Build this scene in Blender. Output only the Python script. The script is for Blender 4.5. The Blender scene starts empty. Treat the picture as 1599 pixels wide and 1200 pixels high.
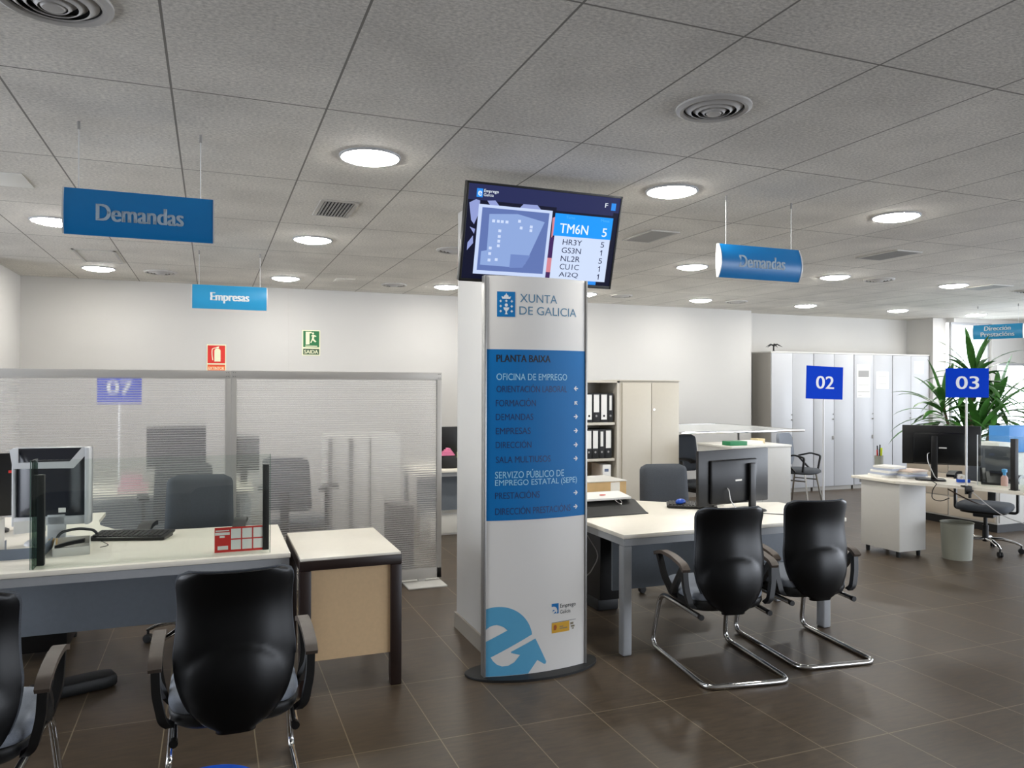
import bpy, bmesh, math, random
from mathutils import Vector, Matrix
PI = math.pi
rnd = random.Random(7)
C = bpy.context.scene.collection
SC = bpy.context.scene

# ------------------------------------------------------------------ camera, world, exposure
CAM_H = 1.62
CZ = 2.79                      # ceiling height
YAW, PITCH, ROLL, FPX = 0.3751, 0.0034, 0.003, 1193.0
cam_d = bpy.data.cameras.new('camera')
cam_d.sensor_width = 36.0
cam_d.lens = 36.0 * FPX / 1599.0
cam_d.clip_start = 0.05
cam = bpy.data.objects.new('camera', cam_d)
C.objects.link(cam)
f_ = Vector((math.sin(YAW) * math.cos(PITCH), math.cos(YAW) * math.cos(PITCH), math.sin(PITCH)))
r_ = Vector((math.cos(YAW), -math.sin(YAW), 0))
u_ = r_.cross(f_)
rr = math.cos(ROLL) * r_ + math.sin(ROLL) * u_
uu = -math.sin(ROLL) * r_ + math.cos(ROLL) * u_
mw = Matrix((rr, uu, -f_)).transposed().to_4x4()
mw.translation = (0, 0, CAM_H)
cam.matrix_world = mw
SC.camera = cam
SC.view_settings.view_transform = 'Standard'
SC.view_settings.look = 'None'
SC.view_settings.exposure = 1.0
SC.view_settings.gamma = 1.0
SC.view_settings.use_curve_mapping = False

world = bpy.data.worlds.new('overcast_sky')
SC.world = world
world.use_nodes = True
wb = world.node_tree.nodes['Background']
wb.inputs[0].default_value = (0.84, 0.90, 1.0, 1)
SKY = 3.9
wb.inputs[1].default_value = SKY
LAMP = 47.0                    # strength of the ceiling lamp diffusers
SCREEN = 0.55

def portal(name, loc, sx, sy, rot):
    l = bpy.data.lights.new(name, 'AREA')
    l.shape = 'RECTANGLE'; l.size = sx; l.size_y = sy
    l.cycles.is_portal = True
    o = bpy.data.objects.new(name, l); C.objects.link(o)
    o.location = loc; o.rotation_euler = rot
# daylight enters by the windows: the portals only guide sampling of the sky
portal('window_portal', (13.3, 1.75, 1.45), 2.5, 11.5, (0, PI / 2, 0))
portal('window_portal', (12.6, 9.18, 1.4), 2.2, 2.7, (-PI / 2, 0, 0))
portal('window_portal', (9.2, -3.95, 1.45), 7.6, 2.5, (PI / 2, 0, 0))
portal('window_portal', (-5.55, 4.75, 1.47), 2.35, 6.3, (0, -PI / 2, 0))

# ------------------------------------------------------------------ materials
def lin(c):
    if isinstance(c, str):
        c = [int(c[i:i + 2], 16) / 255 for i in (0, 2, 4)]
    return [x / 12.92 if x <= .04045 else ((x + .055) / 1.055) ** 2.4 for x in c] + [1.0]

MATS = {}
def mat(name, col, rough=.5, metal=0., noise=None, bump=None, emit=0., spec=None, coat=0.):
    if name in MATS: return MATS[name]
    m = bpy.data.materials.new(name); m.use_nodes = True
    nt = m.node_tree; N = nt.nodes; L = nt.links
    b = N['Principled BSDF']
    c = lin(col)
    b.inputs['Base Color'].default_value = c
    b.inputs['Roughness'].default_value = rough
    b.inputs['Metallic'].default_value = metal
    if spec is not None: b.inputs['Specular IOR Level'].default_value = spec
    if coat: b.inputs['Coat Weight'].default_value = coat
    if emit:
        b.inputs['Specular IOR Level'].default_value = .12; b.inputs['Roughness'].default_value = .5
        b.inputs['Base Color'].default_value = (0, 0, 0, 1)
        b.inputs['Emission Color'].default_value = c
        b.inputs['Emission Strength'].default_value = emit
    tc = None
    if noise or bump:
        tc = N.new('ShaderNodeTexCoord')
    if noise:
        sc, amt = noise
        n = N.new('ShaderNodeTexNoise'); n.inputs['Scale'].default_value = sc; n.inputs['Detail'].default_value = 5
        L.new(tc.outputs['Object'], n.inputs['Vector'])
        mr = N.new('ShaderNodeMapRange'); mr.inputs[1].default_value = .3; mr.inputs[2].default_value = .7
        mr.inputs[3].default_value = 1 - amt; mr.inputs[4].default_value = 1 + amt
        L.new(n.outputs['Fac'], mr.inputs['Value'])
        mx = N.new('ShaderNodeVectorMath'); mx.operation = 'SCALE'
        mx.inputs[0].default_value = c[:3]
        L.new(mr.outputs[0], mx.inputs['Scale'])
        L.new(mx.outputs[0], b.inputs['Base Color'])
    if bump:
        sc, st, ds = bump
        n2 = N.new('ShaderNodeTexNoise'); n2.inputs['Scale'].default_value = sc; n2.inputs['Detail'].default_value = 3
        L.new(tc.outputs['Object'], n2.inputs['Vector'])
        bp = N.new('ShaderNodeBump'); bp.inputs['Strength'].default_value = st; bp.inputs['Distance'].default_value = ds
        L.new(n2.outputs['Fac'], bp.inputs['Height']); L.new(bp.outputs[0], b.inputs['Normal'])
    MATS[name] = m
    return m

def grid_mat(name, col, col_line, w, h, ox, oy, mortar, rough, nscale, namt, bump_s, stretch=(1, 1, 1), rough_var=0.):
    """large boards or tiles with straight joints, in metres of the floor plan"""
    m = bpy.data.materials.new(name); m.use_nodes = True
    nt = m.node_tree; N = nt.nodes; L = nt.links
    b = N['Principled BSDF']; b.inputs['Roughness'].default_value = rough
    tc = N.new('ShaderNodeTexCoord')
    mp = N.new('ShaderNodeMapping'); mp.inputs['Location'].default_value = (ox, oy, 0)
    L.new(tc.outputs['Object'], mp.inputs['Vector'])
    br = N.new('ShaderNodeTexBrick'); br.offset = 0; br.squash = 1
    br.inputs['Scale'].default_value = 1; br.inputs['Mortar Size'].default_value = mortar
    br.inputs['Mortar Smooth'].default_value = .1; br.inputs['Bias'].default_value = 0
    br.inputs['Brick Width'].default_value = w; br.inputs['Row Height'].default_value = h
    br.inputs['Color1'].default_value = (1, 1, 1, 1); br.inputs['Color2'].default_value = (.93, .93, .93, 1)
    L.new(mp.outputs[0], br.inputs['Vector'])
    ms = N.new('ShaderNodeMapping'); ms.inputs['Scale'].default_value = stretch
    L.new(tc.outputs['Object'], ms.inputs['Vector'])
    n = N.new('ShaderNodeTexNoise'); n.inputs['Scale'].default_value = nscale; n.inputs['Detail'].default_value = 6
    n.inputs['Roughness'].default_value = .65
    L.new(ms.outputs[0], n.inputs['Vector'])
    n3 = N.new('ShaderNodeTexNoise'); n3.inputs['Scale'].default_value = 2.2; n3.inputs['Detail'].default_value = 4
    L.new(tc.outputs['Object'], n3.inputs['Vector'])
    mr = N.new('ShaderNodeMapRange'); mr.inputs[1].default_value = .3; mr.inputs[2].default_value = .7
    mr.inputs[3].default_value = 1 - namt; mr.inputs[4].default_value = 1 + namt
    L.new(n.outputs['Fac'], mr.inputs['Value'])
    mr3 = N.new('ShaderNodeMapRange'); mr3.inputs[1].default_value = .3; mr3.inputs[2].default_value = .7
    mr3.inputs[3].default_value = .9; mr3.inputs[4].default_value = 1.1
    L.new(n3.outputs['Fac'], mr3.inputs['Value'])
    mu = N.new('ShaderNodeMath'); mu.operation = 'MULTIPLY'
    L.new(mr.outputs[0], mu.inputs[0]); L.new(mr3.outputs[0], mu.inputs[1])
    sv = N.new('ShaderNodeVectorMath'); sv.operation = 'SCALE'; sv.inputs[0].default_value = lin(col)[:3]
    L.new(mu.outputs[0], sv.inputs['Scale'])
    vm = N.new('ShaderNodeVectorMath'); vm.operation = 'MULTIPLY'
    L.new(sv.outputs[0], vm.inputs[0]); L.new(br.outputs['Color'], vm.inputs[1])
    mx = N.new('ShaderNodeMix'); mx.data_type = 'RGBA'
    L.new(br.outputs['Fac'], mx.inputs[0]); L.new(vm.outputs[0], mx.inputs[6]); mx.inputs[7].default_value = lin(col_line)
    L.new(mx.outputs[2], b.inputs['Base Color'])
    bp = N.new('ShaderNodeBump'); bp.inputs['Strength'].default_value = bump_s; bp.inputs['Distance'].default_value = .004
    L.new(n.outputs['Fac'], bp.inputs['Height']); L.new(bp.outputs[0], b.inputs['Normal'])
    if rough_var:
        m4 = N.new('ShaderNodeMapRange'); m4.inputs[3].default_value = rough - rough_var; m4.inputs[4].default_value = rough + rough_var
        L.new(n.outputs['Fac'], m4.inputs['Value']); L.new(m4.outputs[0], b.inputs['Roughness'])
    return m

def pane_mat(name, tint, refl=.08, rough=.02):
    m = bpy.data.materials.new(name); m.use_nodes = True
    nt = m.node_tree; N = nt.nodes; L = nt.links
    N.remove(N['Principled BSDF'])
    t = N.new('ShaderNodeBsdfTransparent'); t.inputs[0].default_value = lin(tint)
    g = N.new('ShaderNodeBsdfGlossy'); g.inputs['Roughness'].default_value = rough
    lw = N.new('ShaderNodeLayerWeight')
    pw = N.new('ShaderNodeMath'); pw.operation = 'POWER'; pw.inputs[1].default_value = 4.5
    L.new(lw.outputs['Facing'], pw.inputs[0])
    fr = N.new('ShaderNodeMath'); fr.operation = 'MULTIPLY_ADD'; fr.inputs[1].default_value = .8; fr.inputs[2].default_value = refl * .5
    L.new(pw.outputs[0], fr.inputs[0])
    mx = N.new('ShaderNodeMixShader')
    L.new(fr.outputs[0], mx.inputs[0]); L.new(t.outputs[0], mx.inputs[1]); L.new(g.outputs[0], mx.inputs[2])
    L.new(mx.outputs[0], N['Material Output'].inputs['Surface'])
    return m

def ribbed_mat():
    """twin-wall polycarbonate: horizontal ribs smear what stands behind up and down but not sideways"""
    m = bpy.data.materials.new('ribbed_polycarbonate'); m.use_nodes = True
    nt = m.node_tree; N = nt.nodes; L = nt.links
    N.remove(N['Principled BSDF'])
    tc = N.new('ShaderNodeTexCoord')
    w = N.new('ShaderNodeTexWave'); w.wave_type = 'BANDS'; w.bands_direction = 'Z'; w.wave_profile = 'SIN'
    w.inputs['Scale'].default_value = 2 * PI / (20 * .0175); w.inputs['Distortion'].default_value = 0
    L.new(tc.outputs['Object'], w.inputs['Vector'])
    bp = N.new('ShaderNodeBump'); bp.inputs['Strength'].default_value = 1.0; bp.inputs['Distance'].default_value = .0019
    L.new(w.outputs['Fac'], bp.inputs['Height'])
    rf = N.new('ShaderNodeBsdfRefraction'); rf.inputs['IOR'].default_value = 1.3; rf.inputs['Roughness'].default_value = .03
    rf.inputs['Color'].default_value = (1, 1, 1, 1)
    gl = N.new('ShaderNodeBsdfGlossy'); gl.inputs['Roughness'].default_value = .32
    L.new(bp.outputs[0], rf.inputs['Normal']); L.new(bp.outputs[0], gl.inputs['Normal'])
    tr = N.new('ShaderNodeBsdfTranslucent'); tr.inputs['Color'].default_value = (.98, .965, .95, 1)
    df = N.new('ShaderNodeBsdfDiffuse'); df.inputs['Color'].default_value = (.98, .965, .95, 1)
    a0 = N.new('ShaderNodeMixShader'); a0.inputs[0].default_value = .55
    L.new(tr.outputs[0], a0.inputs[1]); L.new(df.outputs[0], a0.inputs[2])
    a = N.new('ShaderNodeMixShader')
    pw = N.new('ShaderNodeMath'); pw.operation = 'POWER'; pw.inputs[1].default_value = 5.0
    L.new(w.outputs['Fac'], pw.inputs[0])
    ml = N.new('ShaderNodeMath'); ml.operation = 'MULTIPLY_ADD'; ml.inputs[1].default_value = .26; ml.inputs[2].default_value = .16
    L.new(pw.outputs[0], ml.inputs[0]); L.new(ml.outputs[0], a.inputs[0])
    L.new(rf.outputs[0], a.inputs[1]); L.new(a0.outputs[0], a.inputs[2])
    c = N.new('ShaderNodeMixShader'); c.inputs[0].default_value = .05
    L.new(a.outputs[0], c.inputs[1]); L.new(gl.outputs[0], c.inputs[2])
    L.new(c.outputs[0], N['Material Output'].inputs['Surface'])
    return m

M_WALL = mat('white_wall_paint', 'bfbdb9', .75, noise=(1.5, .012), bump=(180, .08, .002))
M_CEIL = grid_mat('grey_wood_wool_board', 'd6d2ca', '7f7b74', .6, 1.2, 1.351, -2.085, .0045, .9, 62, .30, .4, (1, 1.6, 1))
M_FLOOR = grid_mat('dark_stone_tile', '4a3e30', '7a6e58', .395, .697, -.59 + .395 * 3, -3.385 + .697 * 9, .0026, .42, 8, .34, .05, (1, 5, 1), .06)
M_BASEB = mat('grey_skirting', '8b857c', .5)
M_WHITE = mat('white_laminate', 'dedbd2', .35, noise=(30, .015))
M_CREAM = mat('cream_laminate', 'eee8da', .35, noise=(30, .015))
M_PANELW = mat('sign_white', 'e4e1dc', .4)
M_ALU = mat('brushed_aluminium', 'a9a8a5', .38, .75, noise=(60, .05))
M_RAIL = mat('anodised_rail', 'b3b0ab', .5, .2)
M_GREYM = mat('grey_steel_paint', 'a4a6a8', .45, noise=(40, .02))
M_MOD = mat('blue_grey_modesty_board', '717880', .6, noise=(40, .03))
M_BLACKP = mat('black_plastic', '0c0c0d', .38, bump=(260, .12, .001))
M_SHELL = mat('black_chair_shell', '07080a', .34, bump=(500, .08, .0008), spec=.32)
M_BLACK = mat('matt_black', '0a0a0a', .55)
M_CHROME = mat('chrome', 'd5d5d5', .08, 1.0)
M_FAB = mat('grey_chair_fabric', '4d5157', .9, noise=(300, .18), bump=(420, .4, .001))
M_FABL = mat('light_grey_seat_fabric', '858b95', .9, noise=(300, .12), bump=(420, .4, .001))
M_DKFAB = mat('black_seat_fabric', '1a1b1d', .9, noise=(300, .2))
M_BROWN = mat('dark_brown_edge', '241611', .4, noise=(20, .1))
M_BEIGE = mat('beige_board', 'd6b78e', .55, noise=(50, .03))
M_LTGREY = mat('light_grey_cabinet', 'c9c7c1', .42, noise=(30, .01))
M_WARMC = mat('warm_grey_cabinet', 'c3bcad', .45, noise=(30, .01))
M_CABW = mat('white_cabinet_door', 'b3b4b7', .35)
M_CABDK = mat('cabinet_side_grey', '98948d', .5)
M_DARK = mat('dark_gap', '111111', .8)
M_ARM = mat('worn_armrest_top', '4f453d', .5, noise=(40, .1))
M_BLUE = mat('sign_blue', '0a76b8', .32)
M_BLUE_LIT = mat('sign_blue_lit', '2c93c4', .35)  # the sign blue lightened, with stronger light painted into the colour
M_BLUET = mat('totem_blue', '0a70b4', .5, spec=.25)
M_NAVY = mat('sign_navy_ink', '0a3365', .5)
M_INK = mat('black_ink', '16181c', .6)
M_LETW = mat('white_letters', 'e4e8ea', .5)
M_LETG = mat('grey_blue_letters', '4c7f9f', .5)
M_LOGO = mat('logo_light_blue', '5aa6cc', .4)
M_ROYAL = mat('royal_blue_sign', '003cc4', .6, spec=.05)
M_POLE = mat('white_pole', 'cfcfcf', .35, .2)
M_PAPER = mat('white_paper', 'e8e7e2', .8)
M_RED = mat('sign_red', 'cf2a22', .5)
M_GREEN = mat('sign_green', '1f6a3c', .5)
M_GLOWC = mat('photoluminescent_cream', 'dfe0bd', .6)
M_ORANGE = mat('orange_print', 'e2652f', .5)
M_LEAF = mat('plant_leaf', '3d6e2b', .4, noise=(5, .45))
M_CANE = mat('plant_cane', '6b5a45', .8, noise=(30, .2))
M_GLASS = pane_mat('clear_glass', 'f8fbf9')
M_WING = pane_mat('tinted_glass', 'a7bab1')
M_GLEDGE = mat('glass_edge_green', '5d7168', .2)
M_RIB = ribbed_mat()
M_SCRB = mat('monitor_back_blueblack', '131722', .3)
M_SILVER = mat('silver_plastic', 'c9cbce', .4, .1)
M_YELLOW = mat('yellow_print', 'd9a417', .5)
M_PINK = mat('pink_paper', 'e07ba2', .7)
M_CARD = mat('brown_cardboard', 'c8a878', .8, noise=(20, .05))
M_LAMP = mat('lamp_diffuser', (1, .99, .965), .5, emit=LAMP)
M_VENT = mat('vent_grey', '8d8b88', .5)
M_DIFF = mat('diffuser_grey', 'b4b1ad', .5)
M_FROST = mat('frosted_shelf_glass', 'c3c6c6', .25)
M_BIN = mat('grey_bin_plastic', '8b8c80', .5)
M_BLUEP = mat('blue_plastic', '1d55c8', .25)

# ------------------------------------------------------------------ mesh helpers
def nb(): return bmesh.new()

def xf(bm, n0, M):
    if M is None: return
    bm.verts.ensure_lookup_table()
    for v in bm.verts[n0:]: v.co = M @ v.co

def box(bm, x0, x1, y0, y1, z0, z1, bev=0., seg=2, M=None):
    n0 = len(bm.verts)
    vs = [bm.verts.new((x, y, z)) for z in (z0, z1) for y in (y0, y1) for x in (x0, x1)]
    fs = [(0, 2, 3, 1), (4, 5, 7, 6), (0, 1, 5, 4), (2, 6, 7, 3), (0, 4, 6, 2), (1, 3, 7, 5)]
    F = [bm.faces.new([vs[i] for i in f]) for f in fs]
    if bev > 0:
        ed = set()
        for f in F: ed.update(f.edges)
        bmesh.ops.bevel(bm, geom=list(ed), offset=bev, segments=seg, profile=.5, affect='EDGES')
    xf(bm, n0, M)
    return bm

def fillet(pts, r, n=6):
    P = [Vector(p) for p in pts]
    if r <= 0: return P
    out = [P[0]]
    for i in range(1, len(P) - 1):
        a, b, c = P[i - 1], P[i], P[i + 1]
        d1 = (a - b); d2 = (c - b)
        t = min(r, d1.length * .48, d2.length * .48)
        p1 = b + d1.normalized() * t; p2 = b + d2.normalized() * t
        for k in range(n + 1):
            s = k / n
            out.append((1 - s) ** 2 * p1 + 2 * s * (1 - s) * b + s * s * p2)
    out.append(P[-1])
    return out

def tube(bm, pts, r, n=10, fil=0., M=None, flat=1., up=None):
    n0 = len(bm.verts)
    P = fillet(pts, fil)
    rings = []
    t0 = (P[1] - P[0]).normalized()
    nrm = Vector(up) if up else (Vector((0, 0, 1)) if abs(t0.z) < .9 else Vector((1, 0, 0)))
    nrm = (nrm - t0 * nrm.dot(t0)).normalized()
    for i, p in enumerate(P):
        if i == 0: t = (P[1] - P[0])
        elif i == len(P) - 1: t = P[-1] - P[-2]
        else: t = (P[i + 1] - P[i]).normalized() + (P[i] - P[i - 1]).normalized()
        t = t.normalized()
        nrm = (nrm - t * nrm.dot(t)).normalized()
        bn = t.cross(nrm)
        rad = r[i] if isinstance(r, (list, tuple)) else r
        rings.append([bm.verts.new(p + rad * (math.cos(2 * PI * k / n) * nrm * flat + math.sin(2 * PI * k / n) * bn)) for k in range(n)])
    for a, b in zip(rings, rings[1:]):
        for k in range(n):
            bm.faces.new((a[k], a[(k + 1) % n], b[(k + 1) % n], b[k]))
    bm.faces.new(rings[0][::-1]); bm.faces.new(rings[-1])
    xf(bm, n0, M)
    return bm

def bar(bm, pts, w, h, fil=0., M=None, up=(1, 0, 0)):
    """rectangular bar swept along pts: w along `up`, h across"""
    n0 = len(bm.verts)
    P = fillet(pts, fil, 5)
    rings = []
    U = Vector(up).normalized()
    for i, p in enumerate(P):
        if i == 0: t = (P[1] - P[0])
        elif i == len(P) - 1: t = P[-1] - P[-2]
        else: t = (P[i + 1] - P[i]).normalized() + (P[i] - P[i - 1]).normalized()
        t = t.normalized(); b = t.cross(U).normalized()
        rings.append([bm.verts.new(p + U * sx * w / 2 + b * sy * h / 2) for sx, sy in ((-1, -1), (1, -1), (1, 1), (-1, 1))])
    for a, b in zip(rings, rings[1:]):
        for k in range(4): bm.faces.new((a[k], a[(k + 1) % 4], b[(k + 1) % 4], b[k]))
    bm.faces.new(rings[0][::-1]); bm.faces.new(rings[-1])
    xf(bm, n0, M)
    return bm

def prism(bm, poly, z0, z1, bev=0., M=None):
    n0 = len(bm.verts)
    a = [bm.verts.new((x, y, z0)) for x, y in poly]; b = [bm.verts.new((x, y, z1)) for x, y in poly]
    n = len(poly)
    F = [bm.faces.new(a[::-1]), bm.faces.new(b)]
    F += [bm.faces.new((a[i], a[(i + 1) % n], b[(i + 1) % n], b[i])) for i in range(n)]
    if bev > 0:
        bmesh.ops.bevel(bm, geom=list(set(F[0].edges) | set(F[1].edges)), offset=bev, segments=2, profile=.5, affect='EDGES')
    xf(bm, n0, M)
    return bm

def lathe(bm, prof, n=32, c=(0, 0, 0), M=None, closed=False):
    n0 = len(bm.verts)
    rings = []
    for r, z in prof:
        if r < 1e-6: rings.append([bm.verts.new((c[0], c[1], c[2] + z))])
        else: rings.append([bm.verts.new((c[0] + r * math.cos(2 * PI * k / n), c[1] + r * math.sin(2 * PI * k / n), c[2] + z)) for k in range(n)])
    pr = list(zip(rings, rings[1:]))
    if closed: pr.append((rings[-1], rings[0]))
    for a, b in pr:
        for k in range(n):
            if len(a) == 1 and len(b) == 1: continue
            if len(a) == 1: bm.faces.new((a[0], b[(k + 1) % n], b[k]))
            elif len(b) == 1: bm.faces.new((a[k], a[(k + 1) % n], b[0]))
            else: bm.faces.new((a[k], a[(k + 1) % n], b[(k + 1) % n], b[k]))
    if not closed:
        if len(rings[0]) > 1: bm.faces.new(rings[0][::-1])
        if len(rings[-1]) > 1: bm.faces.new(rings[-1])
    xf(bm, n0, M)
    return bm

def slab(bm, fo, fi, nu, nv, M=None):
    """closed sheet between an outer and an inner surface, both functions of u,v in 0..1"""
    n0 = len(bm.verts)
    A = [[bm.verts.new(fo(i / nu, j / nv)) for i in range(nu + 1)] for j in range(nv + 1)]
    B = [[bm.verts.new(fi(i / nu, j / nv)) for i in range(nu + 1)] for j in range(nv + 1)]
    for j in range(nv):
        for i in range(nu):
            bm.faces.new((A[j][i], A[j][i + 1], A[j + 1][i + 1], A[j + 1][i]))
            bm.faces.new((B[j][i], B[j + 1][i], B[j + 1][i + 1], B[j][i + 1]))
    for j in range(nv):
        bm.faces.new((A[j][0], A[j + 1][0], B[j + 1][0], B[j][0]))
        bm.faces.new((A[j + 1][nu], A[j][nu], B[j][nu], B[j + 1][nu]))
    for i in range(nu):
        bm.faces.new((A[0][i + 1], A[0][i], B[0][i], B[0][i + 1]))
        bm.faces.new((A[nv][i], A[nv][i + 1], B[nv][i + 1], B[nv][i]))
    xf(bm, n0, M)
    return bm

def pillow(bm, a, b, prof, p=4., n=40, c=(0, 0, 0), M=None):
    """stack of superellipse loops: prof holds (scale, z)"""
    n0 = len(bm.verts)
    rings = []
    for s, z in prof:
        R = []
        for k in range(n):
            t = 2 * PI * k / n
            ct, st = math.cos(t), math.sin(t)
            R.append(bm.verts.new((c[0] + s * a * math.copysign(abs(ct) ** (2 / p), ct), c[1] + s * b * math.copysign(abs(st) ** (2 / p), st), c[2] + z)))
        rings.append(R)
    for q, w in zip(rings, rings[1:]):
        for k in range(n): bm.faces.new((q[k], q[(k + 1) % n], w[(k + 1) % n], w[k]))
    bm.faces.new(rings[0][::-1]); bm.faces.new(rings[-1])
    xf(bm, n0, M)
    return bm

def obj(name, bm, m, parent=None, smooth=28, loc=None, rot=None):
    me = bpy.data.meshes.new(name)
    bmesh.ops.recalc_face_normals(bm, faces=bm.faces[:])
    bm.to_mesh(me); bm.free()
    me.materials.append(m)
    if smooth:
        for p in me.polygons: p.use_smooth = True
        me.set_sharp_from_angle(angle=math.radians(smooth))
    o = bpy.data.objects.new(name, me); C.objects.link(o)
    if parent: o.parent = parent
    if loc: o.location = loc
    if rot: o.rotation_euler = rot
    return o

def thing(name, label, cat, loc=(0, 0, 0), rotz=0., group=None):
    o = bpy.data.objects.new(name, None); C.objects.link(o)
    o.empty_display_size = .1
    o.location = loc; o.rotation_euler = (0, 0, rotz)
    o['label'] = label; o['category'] = cat
    if group: o['group'] = group
    return o

def tag(o, label, cat, group=None, kind=None):
    o['label'] = label; o['category'] = cat
    if group: o['group'] = group
    if kind: o['kind'] = kind
    return o

def struct(name, bm, m, label=None, parent=None):
    o = obj(name, bm, m, parent)
    if parent is None:
        o['kind'] = 'structure'
        o['label'] = label; o['category'] = name.split('_')[0]
    return o

def dup(root, loc, rotz, label, group=None):
    r = root.copy(); C.objects.link(r)
    r.location = loc; r.rotation_euler = (0, 0, rotz); r['label'] = label
    if group: r['group'] = group
    for ch in list(root.children):
        c = ch.copy(); C.objects.link(c); c.parent = r
        for g in list(ch.children):
            d = g.copy(); C.objects.link(d); d.parent = c
    return r

# plane (x right, y up, z towards the reader) -> things that face -Y
FACE = Matrix(((1, 0, 0, 0), (0, 0, -1, 0), (0, 1, 0, 0), (0, 0, 0, 1)))

def add_text(bm, s, x, y, w, h, bold=0., M=FACE, depth=0.):
    """lettering fitted into the rectangle x..x+w, y..y+h of a plane"""
    if bold > .001:                        # heavier strokes: the same letters laid side by side
        k = 4 if bold > .008 else 2
        sh = bold * 2.2 * (h or w / max(1, len(s)))
        for i in range(k):
            add_text(bm, s, x + sh * i / (k - 1), y, w - sh, h, 0., M, depth + .00004 * i)
        return bm
    cu = bpy.data.curves.new('t', 'FONT'); cu.body = s; cu.resolution_u = 4
    ob = bpy.data.objects.new('t', cu); C.objects.link(ob)
    dg = bpy.context.evaluated_depsgraph_get(); dg.update()
    ev = ob.evaluated_get(dg); me = ev.to_mesh()
    n0 = len(bm.verts)
    bm.from_mesh(me); ev.to_mesh_clear()
    bpy.data.objects.remove(ob); bpy.data.curves.remove(cu)
    bm.verts.ensure_lookup_table()
    vs = bm.verts[n0:]
    xs = [v.co.x for v in vs]; ys = [v.co.y for v in vs]
    ax, ay = min(xs), min(ys); sx = w / (max(xs) - ax); sy = h / (max(ys) - ay) if h else sx
    for v in vs: v.co = M @ Vector((x + (v.co.x - ax) * sx, y + (v.co.y - ay) * sy, depth))
    return bm

def rect(bm, x0, x1, y0, y1, M=FACE, d0=0., d1=.0006):
    """thin printed or stuck-on rectangle of a plane"""
    return box(bm, x0, x1, y0, y1, d0, d1, M=M)

def poly(bm, pts, M=FACE, d0=0., d1=.0006):
    return prism(bm, pts, d0, d1, M=M)

# ------------------------------------------------------------------ the setting
YB = 9.5                                              # back wall
bm = nb(); box(bm, -5.6, 13.4, -4.0, 10.2, -.1, 0); struct('floor', bm, M_FLOOR, 'dark grey brown stone tile floor')
bm = nb(); box(bm, -5.6, 13.4, -4.0, 10.2, CZ, CZ + .1); struct('ceiling', bm, M_CEIL, 'grey wood wool board ceiling with thin dark joints')
bm = nb(); box(bm, -1.9, 7.66, YB, YB + .1, 0, CZ); box(bm, 7.56, 7.66, YB + .1, 9.9, 0, CZ); box(bm, 7.66, 11.22, 9.82, 9.92, 0, CZ)
box(bm, .86, .90, YB - .006, YB, 0, CZ)
struct('wall_back', bm, M_WALL, 'long white back wall behind the desks')
bm = nb(); box(bm, -2.0, -1.9, 8.2, 10.0, 0, CZ); box(bm, -5.6, -1.9, 8.2, 8.3, 0, CZ)
struct('wall_left', bm, M_WALL, 'white wall at the left end of the back wall')
bm = nb(); box(bm, -5.7, -5.6, -4.0, 1.6, 0, CZ); box(bm, -5.7, -5.6, 1.6, 8.3, 0, .3); box(bm, -5.7, -5.6, 1.6, 8.3, 2.65, CZ)
for y0 in (3.7, 5.8, 7.9): box(bm, -5.7, -5.6, y0, y0 + (.15 if y0 < 7 else .4), .3, 2.65)
struct('wall_left_window', bm, M_WALL, 'window wall far to the left')
bm = nb(); box(bm, -5.6, 5.4, -4.1, -4.0, 0, CZ); box(bm, 5.4, 13.4, -4.1, -4.0, 0, .2); box(bm, 5.4, 13.4, -4.1, -4.0, 2.7, CZ); box(bm, 10.0, 10.2, -4.1, -4.0, .2, 2.7); box(bm, 13.0, 13.4, -4.1, -4.0, .2, 2.7); struct('wall_front', bm, M_WALL, 'white wall behind the viewer')
# pier and window wall at the right end of the back wall
bm = nb(); box(bm, 11.22, 11.52, 9.3, 9.92, 0, CZ)
struct('wall_pier', bm, M_WALL, 'white pier beside the tall white cabinets')
bm = nb()
box(bm, 11.52, 13.4, 9.15, 9.3, 0, .12); box(bm, 11.52, 13.4, 9.15, 9.3, 2.72, CZ)
box(bm, 12.42, 12.56, 9.15, 9.3, .12, 2.72); box(bm, 12.56, 13.4, 9.15, 9.3, 2.05, 2.72)
struct('wall_window_end', bm, M_WALL, 'white end wall that holds the tall windows')
def window(name, x0, x1, z0, z1, label):
    t = thing(name, label, 'window', (0, 0, 0)); t['kind'] = 'structure'
    b = nb()
    for a in ((x0, x0 + .04, z0, z1), (x1 - .04, x1, z0, z1), (x0 + .04, x1 - .04, z0, z0 + .04), (x0 + .04, x1 - .04, z1 - .04, z1)):
        box(b, a[0], a[1], 9.2, 9.25, a[2], a[3])
    obj('window_frame', b, M_CABW, t)
    b = nb(); box(b, x0 + .04, x1 - .04, 9.222, 9.228, z0 + .04, z1 - .04); obj('window_pane', b, M_GLASS, t)
window('window_1', 11.52, 12.42, .12, 2.72, 'tall bright window behind the potted plant')
window('window_2', 12.56, 13.4, .12, 2.05, 'lower bright window past the white mullion')
bm = nb()
box(bm, 13.4, 13.5, -4.0, 9.3, 0, .2); box(bm, 13.4, 13.5, -4.0, 9.3, 2.7, CZ)
for y0 in (-4.0, -1.05, 1.9, 4.85, 7.5): box(bm, 13.4, 13.5, y0, y0 + .15, .2, 2.7)
box(bm, 13.4, 13.5, 7.65, 9.3, .2, 2.7)
struct('wall_right', bm, M_WALL, 'window wall on the right')
bm = nb(); box(bm, -1.9, 7.56, YB - .014, YB, 0, .09); struct('baseboard_back', bm, M_BASEB, 'grey skirting along the back wall')
COLX0, COLX1, COLY0, COLY1 = 1.545, 2.10, 4.28, 4.93
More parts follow.
